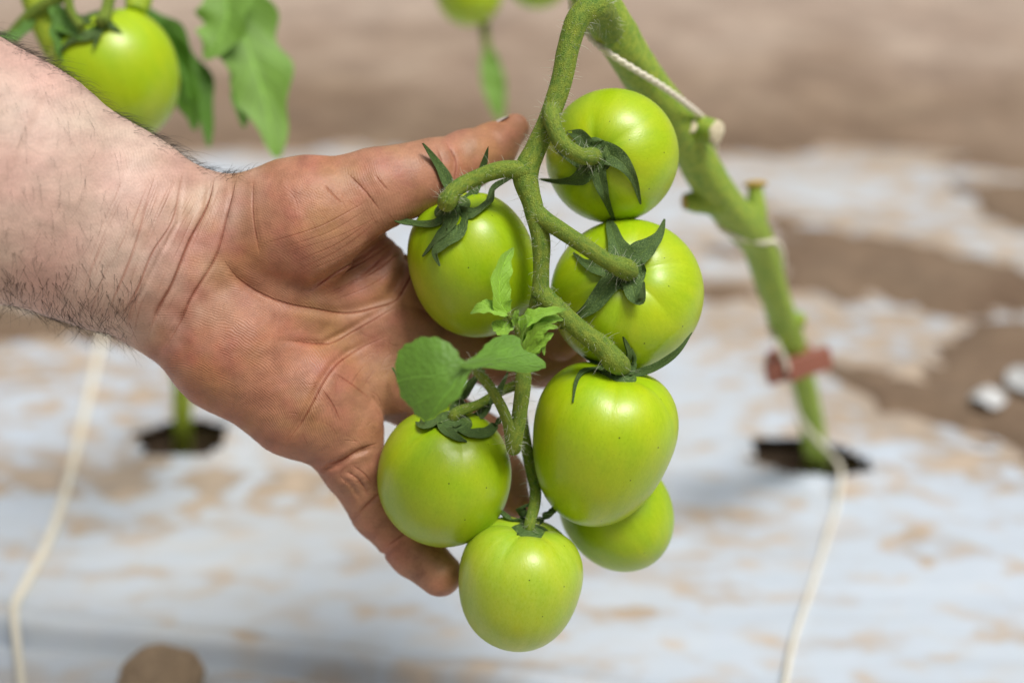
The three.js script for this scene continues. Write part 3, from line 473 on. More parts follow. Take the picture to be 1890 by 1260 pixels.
// ---------------------------------------------------------------- twine and clip on the stem
const twist = (t, a, l) => 1 + 0.16 * Math.cos(2 * a + l * 1500);
{
  const sz = scene.userData.stemZ, rz = (u, v, k) => sz(u, v) + 8.6 * k;
  const front = (u, v, k = 1.05) => W(u, v, rz(u, v, k * 1.85));
  const path = [W(1052, -40, sz(1090, -20) + 4), front(1060, 30, -0.9), front(1092, 72, -0.2), front(1118, 94, 0.75), front(1165, 124, 1.1), front(1218, 156, 1.15), front(1268, 192, 0.9), front(1300, 222, 0.1), front(1320, 270, -0.9), front(1310, 340, -1.1), front(1316, 390, -0.8), front(1335, 424, 0.2), front(1370, 440, 1.0), front(1408, 446, 1.05), front(1432, 446, 0.3), front(1446, 480, -0.9), front(1430, 560, -1.1), front(1420, 600, -0.2), front(1434, 632, 1.2), front(1450, 665, 1.75), front(1462, 720, 1.2), front(1478, 772, 1.15), front(1510, 812, 1.3), front(1542, 846, 1.2), G(1552, 880, 0.012), G(1545, 930, 0.006), G(1524, 1000, 0.006), G(1492, 1100, 0.006), G(1466, 1180, 0.006), G(1448, 1270, 0.006), G(1440, 1330, 0.006)];
  for (let i = 24; i < path.length; i++) path[i].y = filmY(path[i].x, path[i].z) + 0.0022 + (i === 24 ? 0.006 : 0);
  const t = thing('twine', 'white twine spiralling down the leaning stem and trailing over the film', 'twine', path.at(-2));
  part(t, 'strand', sweep(path, [0.00125, 0.00125], { n: 900, sides: 12, bump: twist }), twineMat);
  const lp = [[238, 520], [212, 585], [196, 625], [172, 720], [146, 830], [122, 930], [88, 1025], [46, 1104], [32, 1150], [34, 1210], [40, 1262], [46, 1320]].map(([u, v]) => { const p = G(u, v); p.y = filmY(p.x, p.z) + 0.0025; return p; });
  const t2 = thing('twine', 'slack white twine lying on the film below the forearm', 'twine', lp[7]);
  part(t2, 'strand', sweep(lp, [0.0023, 0.0023, 0.0021], { n: 500, sides: 12, bump: twist }), twineMat);
  // clip
  const c = W(1456, 664, sz(1462, 664)), q = new THREE.Quaternion().setFromEuler(new THREE.Euler(-PITCH * 0.6, 0.15, 0.27));
  const clip = thing('plant_clip', 'reddish brown plastic clip closed round the lower stem', 'clip', c);
  const put = (g, x, y, z) => { g.translate(x, y, z); g.applyQuaternion(q); g.translate(c.x, c.y, c.z); return g; };
  const ring = new THREE.TorusGeometry(0.0115, 0.0026, 12, 36); ring.scale(1, 1, 2.3); ring.rotateX(Math.PI / 2);
  part(clip, 'collar', put(ring, 0.001, 0, 0), clipMat);
  part(clip, 'jaw', put(new RoundedBoxGeometry(0.020, 0.0125, 0.006, 3, 0.0012), 0.0085, 0, 0.0175), clipMat);
  part(clip, 'jaw', put(new RoundedBoxGeometry(0.012, 0.0120, 0.005, 3, 0.0012), -0.0125, 0, 0.0145), clipMat);
  part(clip, 'hinge', put(new RoundedBoxGeometry(0.0065, 0.0136, 0.0075, 3, 0.0012), -0.0045, 0, 0.0172), clipMat);
  part(clip, 'latch', put(new RoundedBoxGeometry(0.004, 0.005, 0.004, 2, 0.001), -0.012, 0.0075, 0.0145), clipMat);
}

// ---------------------------------------------------------------- plants further back
{
  const base = G(337, 836);
  const pl = thing('tomato_plant', 'blurred tomato plant rooted in the slit below the wrist, reaching up behind the forearm', 'plant', base);
  const st = [G(337, 840, -0.02), G(337, 760, 0.05), W(335, 700, zOf(G(337, 745, 0.05)) + 6), W(320, 560, -250), W(270, 380, -190), W(190, 230, -150), W(90, 60, -130), W(30, -120, -120)];
  st[1] = st[0].clone().lerp(st[2], 0.5);
  part(pl, 'stem', sweep(st, [0.0062, 0.006, 0.006, 0.0062, 0.0065, 0.0065, 0.0065], { n: 80, sides: 18, bump: (t, a, l) => 1 + 0.06 * noise(Math.cos(a), Math.sin(a), l * 50) }), bgStemMat);
  const s = (p, r, m = stemMat) => part(pl, 'fruit_stalk', sweep(p.map(([u, v, z]) => W(u, v, z)), r, { n: 40, sides: 14 }), m);
  s([[20, 70, -128], [60, 25, -122], [110, -5, -118], [170, -30, -116]], [0.0032, 0.003, 0.0028]);
  s([[205, -60, -110], [202, -10, -108], [195, 22, -104], [186, 42, -98]], [0.0026, 0.0026, 0.003]);
  s([[120, -40, -104], [130, 20, -102], [150, 50, -98]], [0.0022, 0.002, 0.002]);
  s([[270, -60, -130], [255, 0, -128], [250, 20, -126]], [0.006, 0.006, 0.005], bgStemMat);
  const lf = (p, hw, n, m, z, o = {}) => part(pl, 'leaf', blade(p.map(([u, v, zz]) => W(u, v, zz)), (t, sd) => MM(hw, z) * Math.sin(Math.PI * (0.05 + 0.93 * t) ** 0.8) ** 0.8 * (1 + 0.16 * Math.sin(t * 19 + (sd > 0 ? 1 : 3)) * Math.abs(sd)) + 0.0002, V3(n[0], 0, 0).addScaledVector(UPv, n[1]).addScaledVector(BACK, n[2]), { n: 40, m: 8, fold: o.fold ?? 0.2, wave: 0.16, waves: 2, thick: 0.0004, ph: rr(0, 6) }), m);
  lf([[262, 20, -150], [320, 90, -160], [365, 170, -165], [385, 272, -165]], 38, [0.75, 0.1, 0.6], deepLeaf, -160);
  lf([[300, 40, -155], [330, 110, -160], [350, 190, -160], [360, 240, -160]], 26, [-0.3, 0.2, 0.9], deepLeaf, -160);
  lf([[400, -60, -170], [420, 20, -165], [405, 70, -160], [380, 110, -158]], 50, [-0.2, 0.3, 0.9], lightLeaf, -165);
  lf([[430, -50, -175], [450, 60, -170], [485, 170, -168], [512, 290, -165]], 62, [0.2, 0.25, 0.9], lightLeaf, -170);
  lf([[440, 80, -172], [445, 150, -168], [440, 190, -165], [450, 235, -165]], 26, [0.8, 0.2, 0.6], deepLeaf, -168);
  lf([[100, 10, -112], [120, 40, -108], [160, 62, -102], [200, 48, -100]], 22, [0, 0.5, 0.8], deepLeaf, -105);
  lf([[60, 30, -122], [40, 60, -118], [10, 70, -112], [-40, 60, -110]], 16, [0, 0.7, 0.7], deepLeaf, -118);
  lf([[110, 20, -112], [105, 60, -106], [112, 95, -104], [120, 120, -104]], 14, [0.6, 0.1, 0.7], deepLeaf, -106);
  const FB = new Fruit(214, 140, -128, 122, 114, [-0.25, 0.92, 0.3], { egg: 0.06, lobes: 5, lobe: 0.012, ph: 2 });
  tomato(FB, 'blurred green tomato hanging behind the forearm', fruitMats[0], [[14, [[170, 62, 1], [130, 75, 3], [105, 100, 3]]], [14, [[200, 45, 1], [225, 62, 1]]], [12, [[165, 40, 1], [140, 25, 2]]], [12, [[180, 62, 2], [172, 90, 2]]]], 'green tomatoes further back');

  const p2 = thing('tomato_plant', 'blurred hanging stalk and leaf of a tomato plant beyond the thumb', 'plant', W(890, -160, -330));
  part(p2, 'stem', sweep([W(800, -330, -330), W(880, -160, -330), W(980, -130, -330), W(1100, -200, -330)], [0.006, 0.006, 0.006], { n: 40, sides: 14 }), bgStemMat);
  part(p2, 'fruit_stalk', sweep([W(885, -160, -330), W(878, -80, -330), W(868, -32, -328)], [0.003, 0.0026, 0.003], { n: 20, sides: 12 }), stemMat);
  part(p2, 'fruit_stalk', sweep([W(975, -135, -330), W(985, -100, -330), W(990, -72, -328)], [0.003, 0.0026, 0.003], { n: 20, sides: 12 }), stemMat);
  part(p2, 'fruit_stalk', sweep([W(915, -150, -340), W(895, -20, -340), W(894, 50, -340), W(902, 110, -340)], [0.0032, 0.003, 0.0026], { n: 30, sides: 12 }), stemMat);
  part(p2, 'leaf', blade([[900, 85], [906, 130], [914, 175], [924, 225]].map(([u, v]) => W(u, v, -338)), (t) => 0.0002 + MM(22, -338) * Math.sin(Math.PI * (0.06 + 0.92 * t)) ** 0.8, V3(0.2, 0.3, 0.9), { fold: 0.3, wave: 0.1 }), lightLeaf);
  tomato(new Fruit(866, -20, -330, 66, 62, [0, 0.98, 0.15], {}), 'far blurred green tomato at the upper frame edge, nearer the forearm', fruitMats[0], null, 'green tomatoes further back');
  tomato(new Fruit(992, -48, -330, 62, 60, [0, 0.98, 0.15], {}), 'far blurred green tomato at the upper frame edge, nearer the thick stem', fruitMats[1], null, 'green tomatoes further back');
}

// ---------------------------------------------------------------- clod and film scraps
{
  const c = G(303, 1290); c.y = filmY(c.x, c.z);
  const g = new THREE.IcosahedronGeometry(1, 24), p = g.attributes.position, r = MM(74, zOf(c));
  for (let i = 0; i < p.count; i++) { const v = V3().fromBufferAttribute(p, i), k = 1 + 0.22 * fbm(v.x * 1.6, v.y * 1.6, v.z * 1.6 + 4, 4) + 0.06 * noise(v.x * 9, v.y * 9, v.z * 9); p.setXYZ(i, v.x * k * r, v.y * k * r * 0.62, v.z * k * r); }
  g.deleteAttribute('uv'); g.computeVertexNormals(); g.translate(c.x, c.y + r * 0.5, c.z);
  const uvs = new Float32Array(p.count * 2); for (let i = 0; i < p.count; i++) { uvs[2 * i] = p.getX(i) * 4; uvs[2 * i + 1] = (p.getZ(i) + p.getY(i)) * 4; } g.setAttribute('uv', new THREE.BufferAttribute(uvs, 2));
  const t = thing('soil_clod', 'round brown clod of soil lying on the film', 'clod', c);
  part(t, 'lump', g, std({ name: 'clod_soil', map: texture(256, 256, (x, y, o) => { const f = fbm(x * 20, y * 20, 2, 4), m = fbm(x * 4, y * 4, 5, 3), k = 1 + 0.6 * f + 0.4 * m; o[0] = 0.38 * k; o[1] = 0.27 * k; o[2] = 0.17 * k; }), roughness: 1 }));
  const scrap = (u, v, w, d, label) => {
    const q = G(u, v); q.y = 0.022; const pos = [], idx = [], R = 8, A = 40;
    for (const side of [0, 1]) for (let r = 0; r <= R; r++) for (let a = 0; a <= A; a++) { const th = a / A * 6.2832, f = r / R * (1 + 0.25 * noise(Math.cos(th) * 1.5, Math.sin(th) * 1.5, u)), x = q.x + Math.cos(th) * w * f, z = q.z + Math.sin(th) * d * f; pos.push(x, q.y + 0.006 * noise(x * 70, z * 70, u) - 0.004 * f * f - side * 0.0004, z); }
    const S = A + 1, M = (R + 1) * S; for (let r = 0; r < R; r++) for (let a = 0; a < A; a++) { const k = r * S + a; idx.push(k, k + 1, k + S, k + 1, k + S + 1, k + S, M + k, M + k + S, M + k + 1, M + k + 1, M + k + S, M + k + S + 1); }
    const s = thing('film_scrap', label, 'plastic scrap', q, 'film scraps on the soil');
    part(s, 'sheet', geometry(pos, idx), std({ name: 'white_film', color: RGB(0.6, 0.6, 0.59), roughness: 0.5, side: THREE.DoubleSide }));
  };
  scrap(1818, 776, 0.012, 0.012, 'small white film scrap lying alone on the brown soil');
  scrap(1893, 745, 0.016, 0.016, 'white film scrap on the soil cut off by the frame');
}

// ---------------------------------------------------------------- the hand and forearm
{
  // bones as [u, v, z, r]; all turned into millimetres with x and y across the palm
  const B = ([u, v, z, r]) => { const k = (525 - z) / FPX; return [(u - 945) * k, (630 - v) * k, z, r * k]; };
  const chain = (list, sz) => { const o = []; for (let i = 1; i < list.length; i++) o.push([...B(list[i - 1]), ...B(list[i]), sz]); return o; };
  const palm = [
    ...chain([[-260, 205, 26, 256], [0, 330, 5, 222], [180, 412, -8, 186], [322, 478, -20, 168]], 0.72),
    ...chain([[322, 480, -21, 166], [480, 545, -25, 152]], 0.6),
    ...chain([[480, 545, -26, 146], [640, 600, -38, 122]], 0.52),
    ...chain([[400, 442, -18, 108], [560, 407, -13, 114], [690, 351, -14, 70], [790, 322, -22, 57]], 0.8),
    ...chain([[320, 548, -21, 106], [430, 640, -18, 118], [560, 740, -23, 104], [628, 792, -30, 74]], 0.78),
    ...chain([[560, 560, -34, 90], [700, 525, -42, 62]], 0.8), ...chain([[560, 620, -34, 90], [712, 608, -44, 62]], 0.8), ...chain([[570, 680, -32, 90], [690, 700, -40, 62]], 0.85),
    ...chain([[640, 420, -30, 60], [690, 500, -40, 55]], 0.7),
  ];
  const fingers = [
    chain([[760, 331, -19, 58], [862, 294, -31, 53], [912, 270, -39, 43], [950, 236, -46, 26]], 0.9),
    chain([[700, 522, -42, 64], [800, 545, -58, 54], [905, 575, -68, 50], [985, 600, -64, 45], [1040, 632, -56, 38]], 1),
    chain([[712, 606, -44, 64], [820, 640, -62, 54], [905, 660, -70, 51], [1000, 668, -68, 46], [1058, 652, -60, 40]], 1),
    chain([[690, 700, -40, 62], [800, 757, -58, 53], [885, 808, -64, 48], [930, 880, -56, 40], [953, 930, -48, 28]], 1),
    chain([[628, 794, -30, 72], [650, 858, -32, 57], [700, 942, -40, 51], [766, 1016, -40, 48], [812, 1060, -34, 41]], 0.95),
  ];
  const cap = (s, x, y, z) => {
    const dx = s[4] - s[0], dy = s[5] - s[1], dz = s[6] - s[2], q = s[8];
    let t = ((x - s[0]) * dx + (y - s[1]) * dy + (z - s[2]) * dz) / (dx * dx + dy * dy + dz * dz); t = t < 0 ? 0 : t > 1 ? 1 : t;
    const ax = x - s[0] - dx * t, ay = y - s[1] - dy * t, az = (z - s[2] - dz * t) / q;
    return Math.sqrt(ax * ax + ay * ay + az * az) - (s[3] + (s[7] - s[3]) * t);
  };
  const smin = (a, b, k) => { const h = Math.max(k - Math.abs(a - b), 0) / k; return Math.min(a, b) - h * h * k * 0.25; };
  const pl = (list) => list.map(([u, v]) => [(u - 945) / 5, (630 - v) / 5]);
  // folds: [path, depth mm, half width mm]
  const folds = [
    [[[384, 318], [386, 345], [379, 385], [353, 447], [320, 527], [290, 573], [262, 628]], 0.95, 0.9],
    [[[429, 322], [426, 360], [417, 407], [397, 477], [353, 550], [327, 600], [292, 652]], 0.75, 0.8],
    [[[338, 318], [327, 413], [293, 473], [263, 537], [226, 588]], 0.5, 0.8],
    [[[300, 330], [270, 450], [240, 520], [200, 590]], 0.25, 0.9],
    [[[466, 330], [470, 400], [480, 470]], 0.35, 0.8],
    [[[742, 498], [720, 548], [668, 568], [623, 576], [566, 568], [524, 560], [477, 542], [436, 514], [412, 480]], 1.25, 1.9],
    [[[756, 462], [742, 508], [718, 550]], 3.2, 2.4], [[[724, 428], [668, 468], [612, 502], [562, 536]], 1.3, 1.3], [[[730, 452], [690, 486], [650, 512]], 0.7, 1.1],
    [[[520, 822], [552, 780], [575, 739], [592, 704], [612, 674], [640, 650], [702, 620]], 0.9, 1.2],
    [[[520, 628], [594, 634], [640, 610], [718, 564]], 1.0, 1.1],
    [[[640, 320], [672, 352], [700, 388]], 0.22, 0.7], [[[598, 342], [632, 378]], 0.12, 0.6], [[[690, 322], [715, 352]], 0.12, 0.6], [[[800, 262], [812, 300], [806, 350]], 0.3, 0.9], [[[820, 252], [838, 292], [834, 330]], 0.4, 0.9],
    [[[588, 868], [622, 856], [650, 838], [686, 826]], 1.3, 1.1], [[[628, 880], [646, 892], [664, 920]], 0.5, 0.7], [[[640, 868], [660, 884], [676, 906]], 0.45, 0.7], [[[648, 962], [676, 934], [702, 912]], 0.9, 0.9], [[[700, 1030], [724, 1012], [752, 992]], 0.8, 0.9],
    [[[610, 690], [640, 712], [668, 740]], 0.35, 0.9], [[[590, 720], [606, 745], [622, 782]], 0.4, 0.8],
  ].map(([p, d, w]) => [pl(p), d, w, 0]);
  for (const f of folds) { f[3] = [Math.min(...f[0].map((p) => p[0])) - 8, Math.max(...f[0].map((p) => p[0])) + 8, Math.min(...f[0].map((p) => p[1])) - 8, Math.max(...f[0].map((p) => p[1])) + 8]; }
  const segDist = (x, y, P) => { let d = 1e9, T = 0; for (let i = 1; i < P.length; i++) { const ex = P[i][0] - P[i - 1][0], ey = P[i][1] - P[i - 1][1], t = clamp(((x - P[i - 1][0]) * ex + (y - P[i - 1][1]) * ey) / (ex * ex + ey * ey), 0, 1), q = Math.hypot(x - P[i - 1][0] - ex * t, y - P[i - 1][1] - ey * t); if (q < d) { d = q; T = (i - 1 + t) / (P.length - 1); } } return [d, T]; };
  const body = (x, y, z) => {
    let p = 1e9; for (const s of palm) p = smin(p, cap(s, x, y, z), 7);
    let d = p;
    for (const f of fingers) { let q = 1e9; for (const s of f) q = smin(q, cap(s, x, y, z), 3); d = Math.min(d, smin(p, q, 7)); }
    return d;
  };
  const sdf = (x, y, z) => {
    let d = body(x, y, z);
    if (d > -6 && d < 6) {
      // where the flat coordinates of the folds hold the front of the hand
      const kx = x * 525 / (525 - z), ky = y * 525 / (525 - z);
      if (z > -48) for (const [P, dep, w, b] of folds) if (kx > b[0] && kx < b[1] && ky > b[2] && ky < b[3]) { const [q, t] = segDist(kx, ky, P); if (q < w * 4) { const e = Math.min(1, 5 * Math.min(t, 1 - t) + 0.15); d += e * dep * (Math.exp(-((q / w) ** 2)) - 0.16 * Math.exp(-(((q - 2.1 * w) / (1.2 * w)) ** 2))); } }
      d += 0.35 * PN.noise(x * 0.09, y * 0.09, z * 0.09) + 0.12 * PN.noise(x * 0.3, y * 0.3, z * 0.3);
    }
    return d;
  };
  const h = 1.0, X0 = -268, Y0 = -108, Z0 = -86, NX = 300, NY = 262, NZ = 150;
  const F = new Float32Array(NX * NY * NZ), at = (i, j, k) => (k * NY + j) * NX + i, BS = 5;
  for (let bk = 0; bk < NZ; bk += BS) for (let bj = 0; bj < NY; bj += BS) for (let bi = 0; bi < NX; bi += BS) {
    const c = body(X0 + (bi + BS / 2) * h, Y0 + (bj + BS / 2) * h, Z0 + (bk + BS / 2) * h), far = Math.abs(c) > 14;
    for (let k = bk; k < Math.min(NZ, bk + BS); k++) for (let j = bj; j < Math.min(NY, bj + BS); j++) for (let i = bi; i < Math.min(NX, bi + BS); i++) F[at(i, j, k)] = far ? c : sdf(X0 + i * h, Y0 + j * h, Z0 + k * h);
  }
  for (let k = 0; k < NZ; k++) for (let j = 0; j < NY; j++) F[at(0, j, k)] = Math.max(F[at(0, j, k)], 0.5);   // the forearm ends outside the picture
  const vid = new Int32Array(NX * NY * NZ).fill(-1), pos = [], nor = [], uv = [], idx = [], flat = [];
  const U0 = -270, U1 = 50, T0 = -110, T1 = 130;
  const corner = []; for (let c = 0; c < 8; c++) corner.push([c & 1, c >> 1 & 1, c >> 2 & 1]);
  const edges = [[0, 1], [2, 3], [4, 5], [6, 7], [0, 2], [1, 3], [4, 6], [5, 7], [0, 4], [1, 5], [2, 6], [3, 7]];
  for (let k = 0; k < NZ - 1; k++) for (let j = 0; j < NY - 1; j++) for (let i = 0; i < NX - 1; i++) {
    const v = corner.map(([a, b, c]) => 0); let m = 0; for (let c = 0; c < 8; c++) { v[c] = F[at(i + (c & 1), j + (c >> 1 & 1), k + (c >> 2))]; if (v[c] < 0) m |= 1 << c; }
    if (m === 0 || m === 255) continue;
    let sx = 0, sy = 0, sz = 0, n = 0; for (const [a, b] of edges) if ((v[a] < 0) !== (v[b] < 0)) { const t = v[a] / (v[a] - v[b]), A = corner[a], Bc = corner[b]; sx += A[0] + (Bc[0] - A[0]) * t; sy += A[1] + (Bc[1] - A[1]) * t; sz += A[2] + (Bc[2] - A[2]) * t; n++; }
    let x = X0 + (i + sx / n) * h, y = Y0 + (j + sy / n) * h, z = Z0 + (k + sz / n) * h;
    const e = 0.45, g = V3(sdf(x + e, y, z) - sdf(x - e, y, z), sdf(x, y + e, z) - sdf(x, y - e, z), sdf(x, y, z + e) - sdf(x, y, z - e)); const gl = g.length() / (2 * e), s0 = i > 1 ? sdf(x, y, z) : 0; g.normalize();
    if (gl > 0.2 && Math.abs(s0) < 1) { x -= g.x * s0 / gl; y -= g.y * s0 / gl; z -= g.z * s0 / gl; }
    vid[at(i, j, k)] = pos.length / 3; flat.push([x, y, z, g.x, g.y, g.z]);
    const p = camToWorld(x / 1000, y / 1000, z / 1000), N = V3(g.x, 0, 0).addScaledVector(UPv, g.y).addScaledVector(BACK, g.z);
    pos.push(p.x, p.y, p.z); nor.push(N.x, N.y, N.z); uv.push((x - U0) / (U1 - U0), (y - T0) / (T1 - T0));
  }
  for (let k = 1; k < NZ - 1; k++) for (let j = 1; j < NY - 1; j++) for (let i = 0; i < NX - 1; i++) {
    const s = F[at(i, j, k)] < 0;
    const quad = (a, b, c, d, flip) => { if (a < 0 || b < 0 || c < 0 || d < 0) return; flip ? idx.push(a, c, b, a, d, c) : idx.push(a, b, c, a, c, d); };
    if (s !== F[at(i + 1, j, k)] < 0) quad(vid[at(i, j - 1, k - 1)], vid[at(i, j, k - 1)], vid[at(i, j, k)], vid[at(i, j - 1, k)], !s);
    if (i > 0 && s !== F[at(i, j + 1, k)] < 0) quad(vid[at(i - 1, j, k - 1)], vid[at(i - 1, j, k)], vid[at(i, j, k)], vid[at(i, j, k - 1)], !s);
    if (i > 0 && s !== F[at(i, j, k + 1)] < 0) quad(vid[at(i - 1, j - 1, k)], vid[at(i, j - 1, k)], vid[at(i, j, k)], vid[at(i - 1, j, k)], !s);
  }
  // skin: colour and relief laid out flat across the palm, in millimetres
  const TW = 2048, TH = 1536;
  const fine = new Float32Array(TW * TH), red = new Float32Array(TW * TH);
  const draw = (P, depth, w, r = 0) => {   // a fine line pressed into the skin
    const tx = (x) => (x - U0) / (U1 - U0) * TW, ty = (y) => (y - T0) / (T1 - T0) * TH, R = Math.ceil(w * 3 * TW / (U1 - U0));
    const c = new THREE.CatmullRomCurve3(P.map(([x, y]) => V3(x, y, 0))), L = c.getLength(), n = Math.max(4, Math.ceil(L / 0.08));
    const seen = new Map();
    for (let s = 0; s <= n; s++) {
      const p = c.getPoint(s / n), fade = Math.min(1, 4 * Math.min(s, n - s) / n + 0.1), X = tx(p.x), Y = ty(p.y);
      for (let j = Math.max(0, Math.floor(Y - R)); j <= Math.min(TH - 1, Y + R); j++) for (let i = Math.max(0, Math.floor(X - R)); i <= Math.min(TW - 1, X + R); i++) { const q = Math.hypot(i - X, j - Y) * (U1 - U0) / TW, g = fade * Math.exp(-((q / w) ** 2)), k = j * TW + i; if (g > (seen.get(k) ?? 0.02)) seen.set(k, g); }
    }
    for (const [k, g] of seen) { fine[k] -= depth * g; red[k] += r * g; }
  };
  for (const [P, d] of folds) draw(P, 0.15 + 0.22 * d, 0.32, 0.5 + 0.3 * d);
  const line = (u1, v1, u2, v2, bend, d, w, r) => { const m = [(u1 + u2) / 2 - (v2 - v1) * bend, (v1 + v2) / 2 + (u2 - u1) * bend]; draw(pl([[u1, v1], m, [u2, v2]]), d, w, r); };
  for (let k = 0; k < 60; k++) { // fine wrist lines follow the main folds
    const t = rnd(), u0 = lerp(235, 425, t) + rr(-8, 8), s = rr(0, 0.75), e = Math.min(1, s + rr(0.1, 0.35)), q = (f) => [u0 - 130 * f ** 1.35 + rr(-2, 2), lerp(322, 640, f) - (1 - t) * 20 * f]; const a = q(s), b = q(e), m = q((s + e) / 2); draw(pl([a, m, b]), rr(0.04, 0.14), rr(0.16, 0.28), rr(0.1, 0.35));
  }
  for (let k = 0; k < 11; k++) { const a = k / 10, u = lerp(505, 600, a) + rr(-20, 20), v = lerp(452, 565, a) + rr(-8, 8); line(u, v, lerp(690, 738, a) + rr(-40, 5), lerp(372, 468, a) + rr(-6, 10), 0.06 + rr(-0.02, 0.03), rr(0.03, 0.13), rr(0.2, 0.3), rr(0.2, 0.6)); }
  for (let k = 0; k < 16; k++) { const u = rr(520, 720), v = rr(320, 400); line(u, v, u + rr(15, 45), v + rr(25, 50), rr(-0.12, 0.12), rr(0.02, 0.07), 0.2, 0.22); }
  for (let k = 0; k < 40; k++) { const u = rr(540, 720), v = rr(600, 830); line(u, v, u + rr(-30, 40), v + rr(-10, 50), rr(-0.2, 0.2), rr(0.04, 0.14), 0.22, 0.25); }
  for (let k = 0; k < 26; k++) { const a = rnd(), u = lerp(610, 800, a), v = lerp(880, 1050, a); line(u, v, u + rr(15, 45), v + rr(-20, 30), rr(-0.2, 0.2), rr(0.04, 0.12), 0.2, 0.25); }
  const bmp = new Float32Array(TW * TH);
  const skinMap = texture(TW, TH, (fx, fy, o, i, j) => {
    const x = lerp(U0, U1, fx), y = lerp(T0, T1, fy), u = x * 5 + 945, v = 630 - y * 5, k = j * TW + i;
    const wr = smoothstep((u - 320) + (v - 480) * 0.42 + 70 * noise(x * 0.05, y * 0.05, 2) + 50 * noise(x * 0.14, y * 0.14, 6), -130, 150);          // from pale forearm to weathered palm skin
    const fin = smoothstep(v, 820, 900);
    const m = fbm(x * 0.045, y * 0.045, 1, 4), m2 = fbm(x * 0.16, y * 0.16, 5, 3), f = fbm(x * 1.1, y * 1.1, 2, 2), pores = noise(x * 2.4, y * 2.4, 7);
    const heel = Math.exp(-(((u - 420) / 130) ** 2) - (((v - 640) / 90) ** 2));
    // ridges of the palm print
    const cx = (u - 300) / 5, cy = (v - 930) / 5, wob = 2.2 * noise(x * 0.06, y * 0.06, 9) + 0.5 * noise(x * 0.3, y * 0.3, 4);
    const ridge = Math.sin((Math.hypot(cx, cy * 0.9) + wob) * 6.2832 / 0.74), rid = wr * (0.35 + 0.65 * smoothstep(v, 430, 560)) * (1 - smoothstep(u, 560, 700));
    const weave = Math.sin((x * 0.8 + y * 0.35 + 1.5 * noise(x * 0.1, y * 0.1, 3)) * 6.2832 / 0.8) * 0.5 + pores;
    bmp[k] = fine[k] + 0.05 * ridge * rid + 0.04 * weave * (1 - rid) + 0.04 * f;
    const dirt = clamp((fbm(x * 0.12, y * 0.12, 8, 4) - 0.02) * 2.2, 0, 1) * (0.45 * wr + 0.4 * fin * wr) + clamp(-ridge * rid, 0, 1) * 0.34;
    const pink = clamp(0.5 + 1.2 * m, 0, 1);
    const yel = clamp(fbm(x * 0.05 + 3, y * 0.05, 11, 4) * 2.6 + 0.1, 0, 1), ros = clamp(fbm(x * 0.07, y * 0.07 + 5, 14, 4) * 2.6 + 0.1, 0, 1);
    const a = [lerp(0.61, 0.425, wr), lerp(0.425, 0.2, wr) * (1 + wr * (0.05 * yel - 0.13 * ros)), lerp(0.345, 0.117, wr) * (1 + wr * (-0.14 * yel - 0.04 * ros))], kk = 1 + 0.30 * m2 + 0.20 * f;
    const lineRed = clamp(red[k], 0, 1.2);
    o[0] = a[0] * kk * (1 + 0.05 * (pink - 0.5)) * (1 - 0.45 * dirt) * (1 - 0.35 * lineRed);
    o[1] = a[1] * kk * (1 - 0.14 * (pink - 0.5) - 0.10 * heel * wr) * (1 - 0.5 * dirt) * (1 - 0.6 * lineRed);
    o[2] = a[2] * kk * (1 - 0.10 * (pink - 0.5) - 0.12 * heel * wr) * (1 - 0.52 * dirt) * (1 - 0.66 * lineRed);
  });
  const skinBump = texture(TW, TH, (fx, fy, o, i, j) => { o[0] = o[1] = o[2] = 0.75 + bmp[j * TW + i]; }, false);
  for (const t of [skinMap, skinBump]) t.wrapS = t.wrapT = THREE.ClampToEdgeWrapping;
  const skin = std({ name: 'skin', map: skinMap, bumpMap: skinBump, bumpScale: 0.001, roughness: 0.49, specularIntensity: 0.8, sheen: 0.12, sheenColor: RGB(0.9, 0.6, 0.5), sheenRoughness: 0.5 });
  const person = thing('person', 'bare hairy forearm and weathered open hand cradling the green tomatoes', 'person', W(322, 478, -20));
  part(person, 'body', geometry(pos, idx, uv, nor), skin);
  // hair on the forearm
  const hl = [];
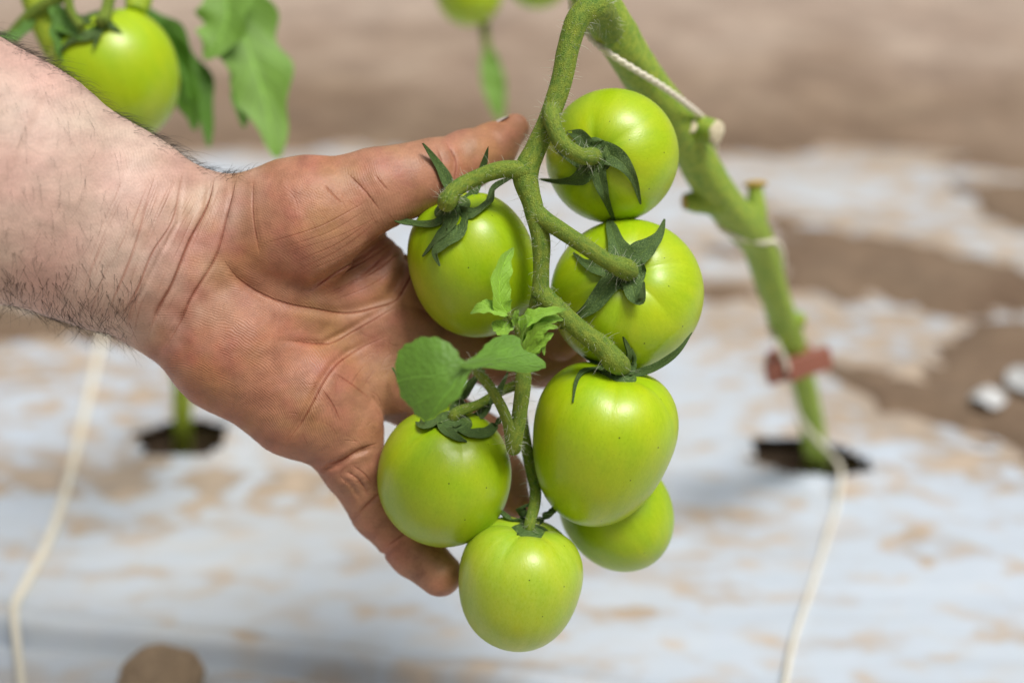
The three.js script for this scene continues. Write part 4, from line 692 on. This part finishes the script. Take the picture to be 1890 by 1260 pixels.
  for (let k = 0; k < 200000 && hl.length < 1300; k++) {
    const [x, y, z, nx, ny, nz] = flat[Math.floor(rnd() * flat.length)], kx = x * 525 / (525 - z), ky = y * 525 / (525 - z), u = kx * 5 + 945, v = 630 - ky * 5;
    if (u > 470 || u < -60 || nz < -0.6) continue;
    const low = smoothstep(v - u * 0.15, 400, 560) * (1 - smoothstep(u + (v - 600) * 0.3, 200, 270)), topE = smoothstep(ny, 0.62, 0.9) * (1 - smoothstep(u, 400, 480)), mid = 0.06 * (1 - smoothstep(u, 150, 330));
    if (rnd() > Math.max(low * 0.38, topE * 0.55, mid)) continue;
    const up = topE > low, d0 = up ? V3(rr(0.2, 1), rr(-0.2, 0.5), rr(-0.3, 0.3)) : V3(rr(-0.5, 0.5), -1, rr(-0.2, 0.2)), n = V3(nx, ny, nz);
    const d = d0.addScaledVector(n, -d0.dot(n)).normalize().addScaledVector(n, up ? rr(0.5, 1.3) : rr(0.08, 0.4)).normalize();
    const toW = (q) => V3(q.x, 0, 0).addScaledVector(UPv, q.y).addScaledVector(BACK, q.z);
    const bend = V3(rr(-0.7, 0.7), rr(-0.6, up ? 0.1 : 0.3), rr(-0.4, 0.4)).addScaledVector(n, up ? -0.5 : -0.1);
    hl.push([camToWorld(x / 1000, y / 1000, z / 1000), toW(d), rr(0.005, 0.011) * (up ? 1.1 : 1), up || low > 0.3 ? 0.00007 : 0.000035, toW(bend)]);
  }
  part(person, 'arm_hair', hairs(hl, 7), armHairMat, 'stuff');
  // thumb nail, seen almost edge-on on the far side of the thumb
  const ng = new THREE.SphereGeometry(1, 28, 14, 0, Math.PI * 2, 0, Math.PI / 2.6); ng.scale(0.0075, 0.0022, 0.0062);
  const along = W(945, 216, -46).sub(W(890, 248, -38)).normalize(), upN = V3(-0.25, 0, 0).addScaledVector(UPv, 0.9).addScaledVector(BACK, -0.1).normalize(); upN.addScaledVector(along, -upN.dot(along)).normalize();
  ng.applyMatrix4(new THREE.Matrix4().makeBasis(along, upN, along.clone().cross(upN))); const np = W(918, 236, -42); ng.translate(np.x + upN.x * 0.0006, np.y + upN.y * 0.0006, np.z + upN.z * 0.0006);
  part(person, 'thumbnail', ng, std({ name: 'nail', color: RGB(0.6, 0.49, 0.44), roughness: 0.3 }));
}
scene.userData = {};
scene.traverse((o) => { if (o.userData.base) delete o.userData.base; if ('pts' in o.userData) delete o.userData.pts; });
renderer.render(scene, camera);
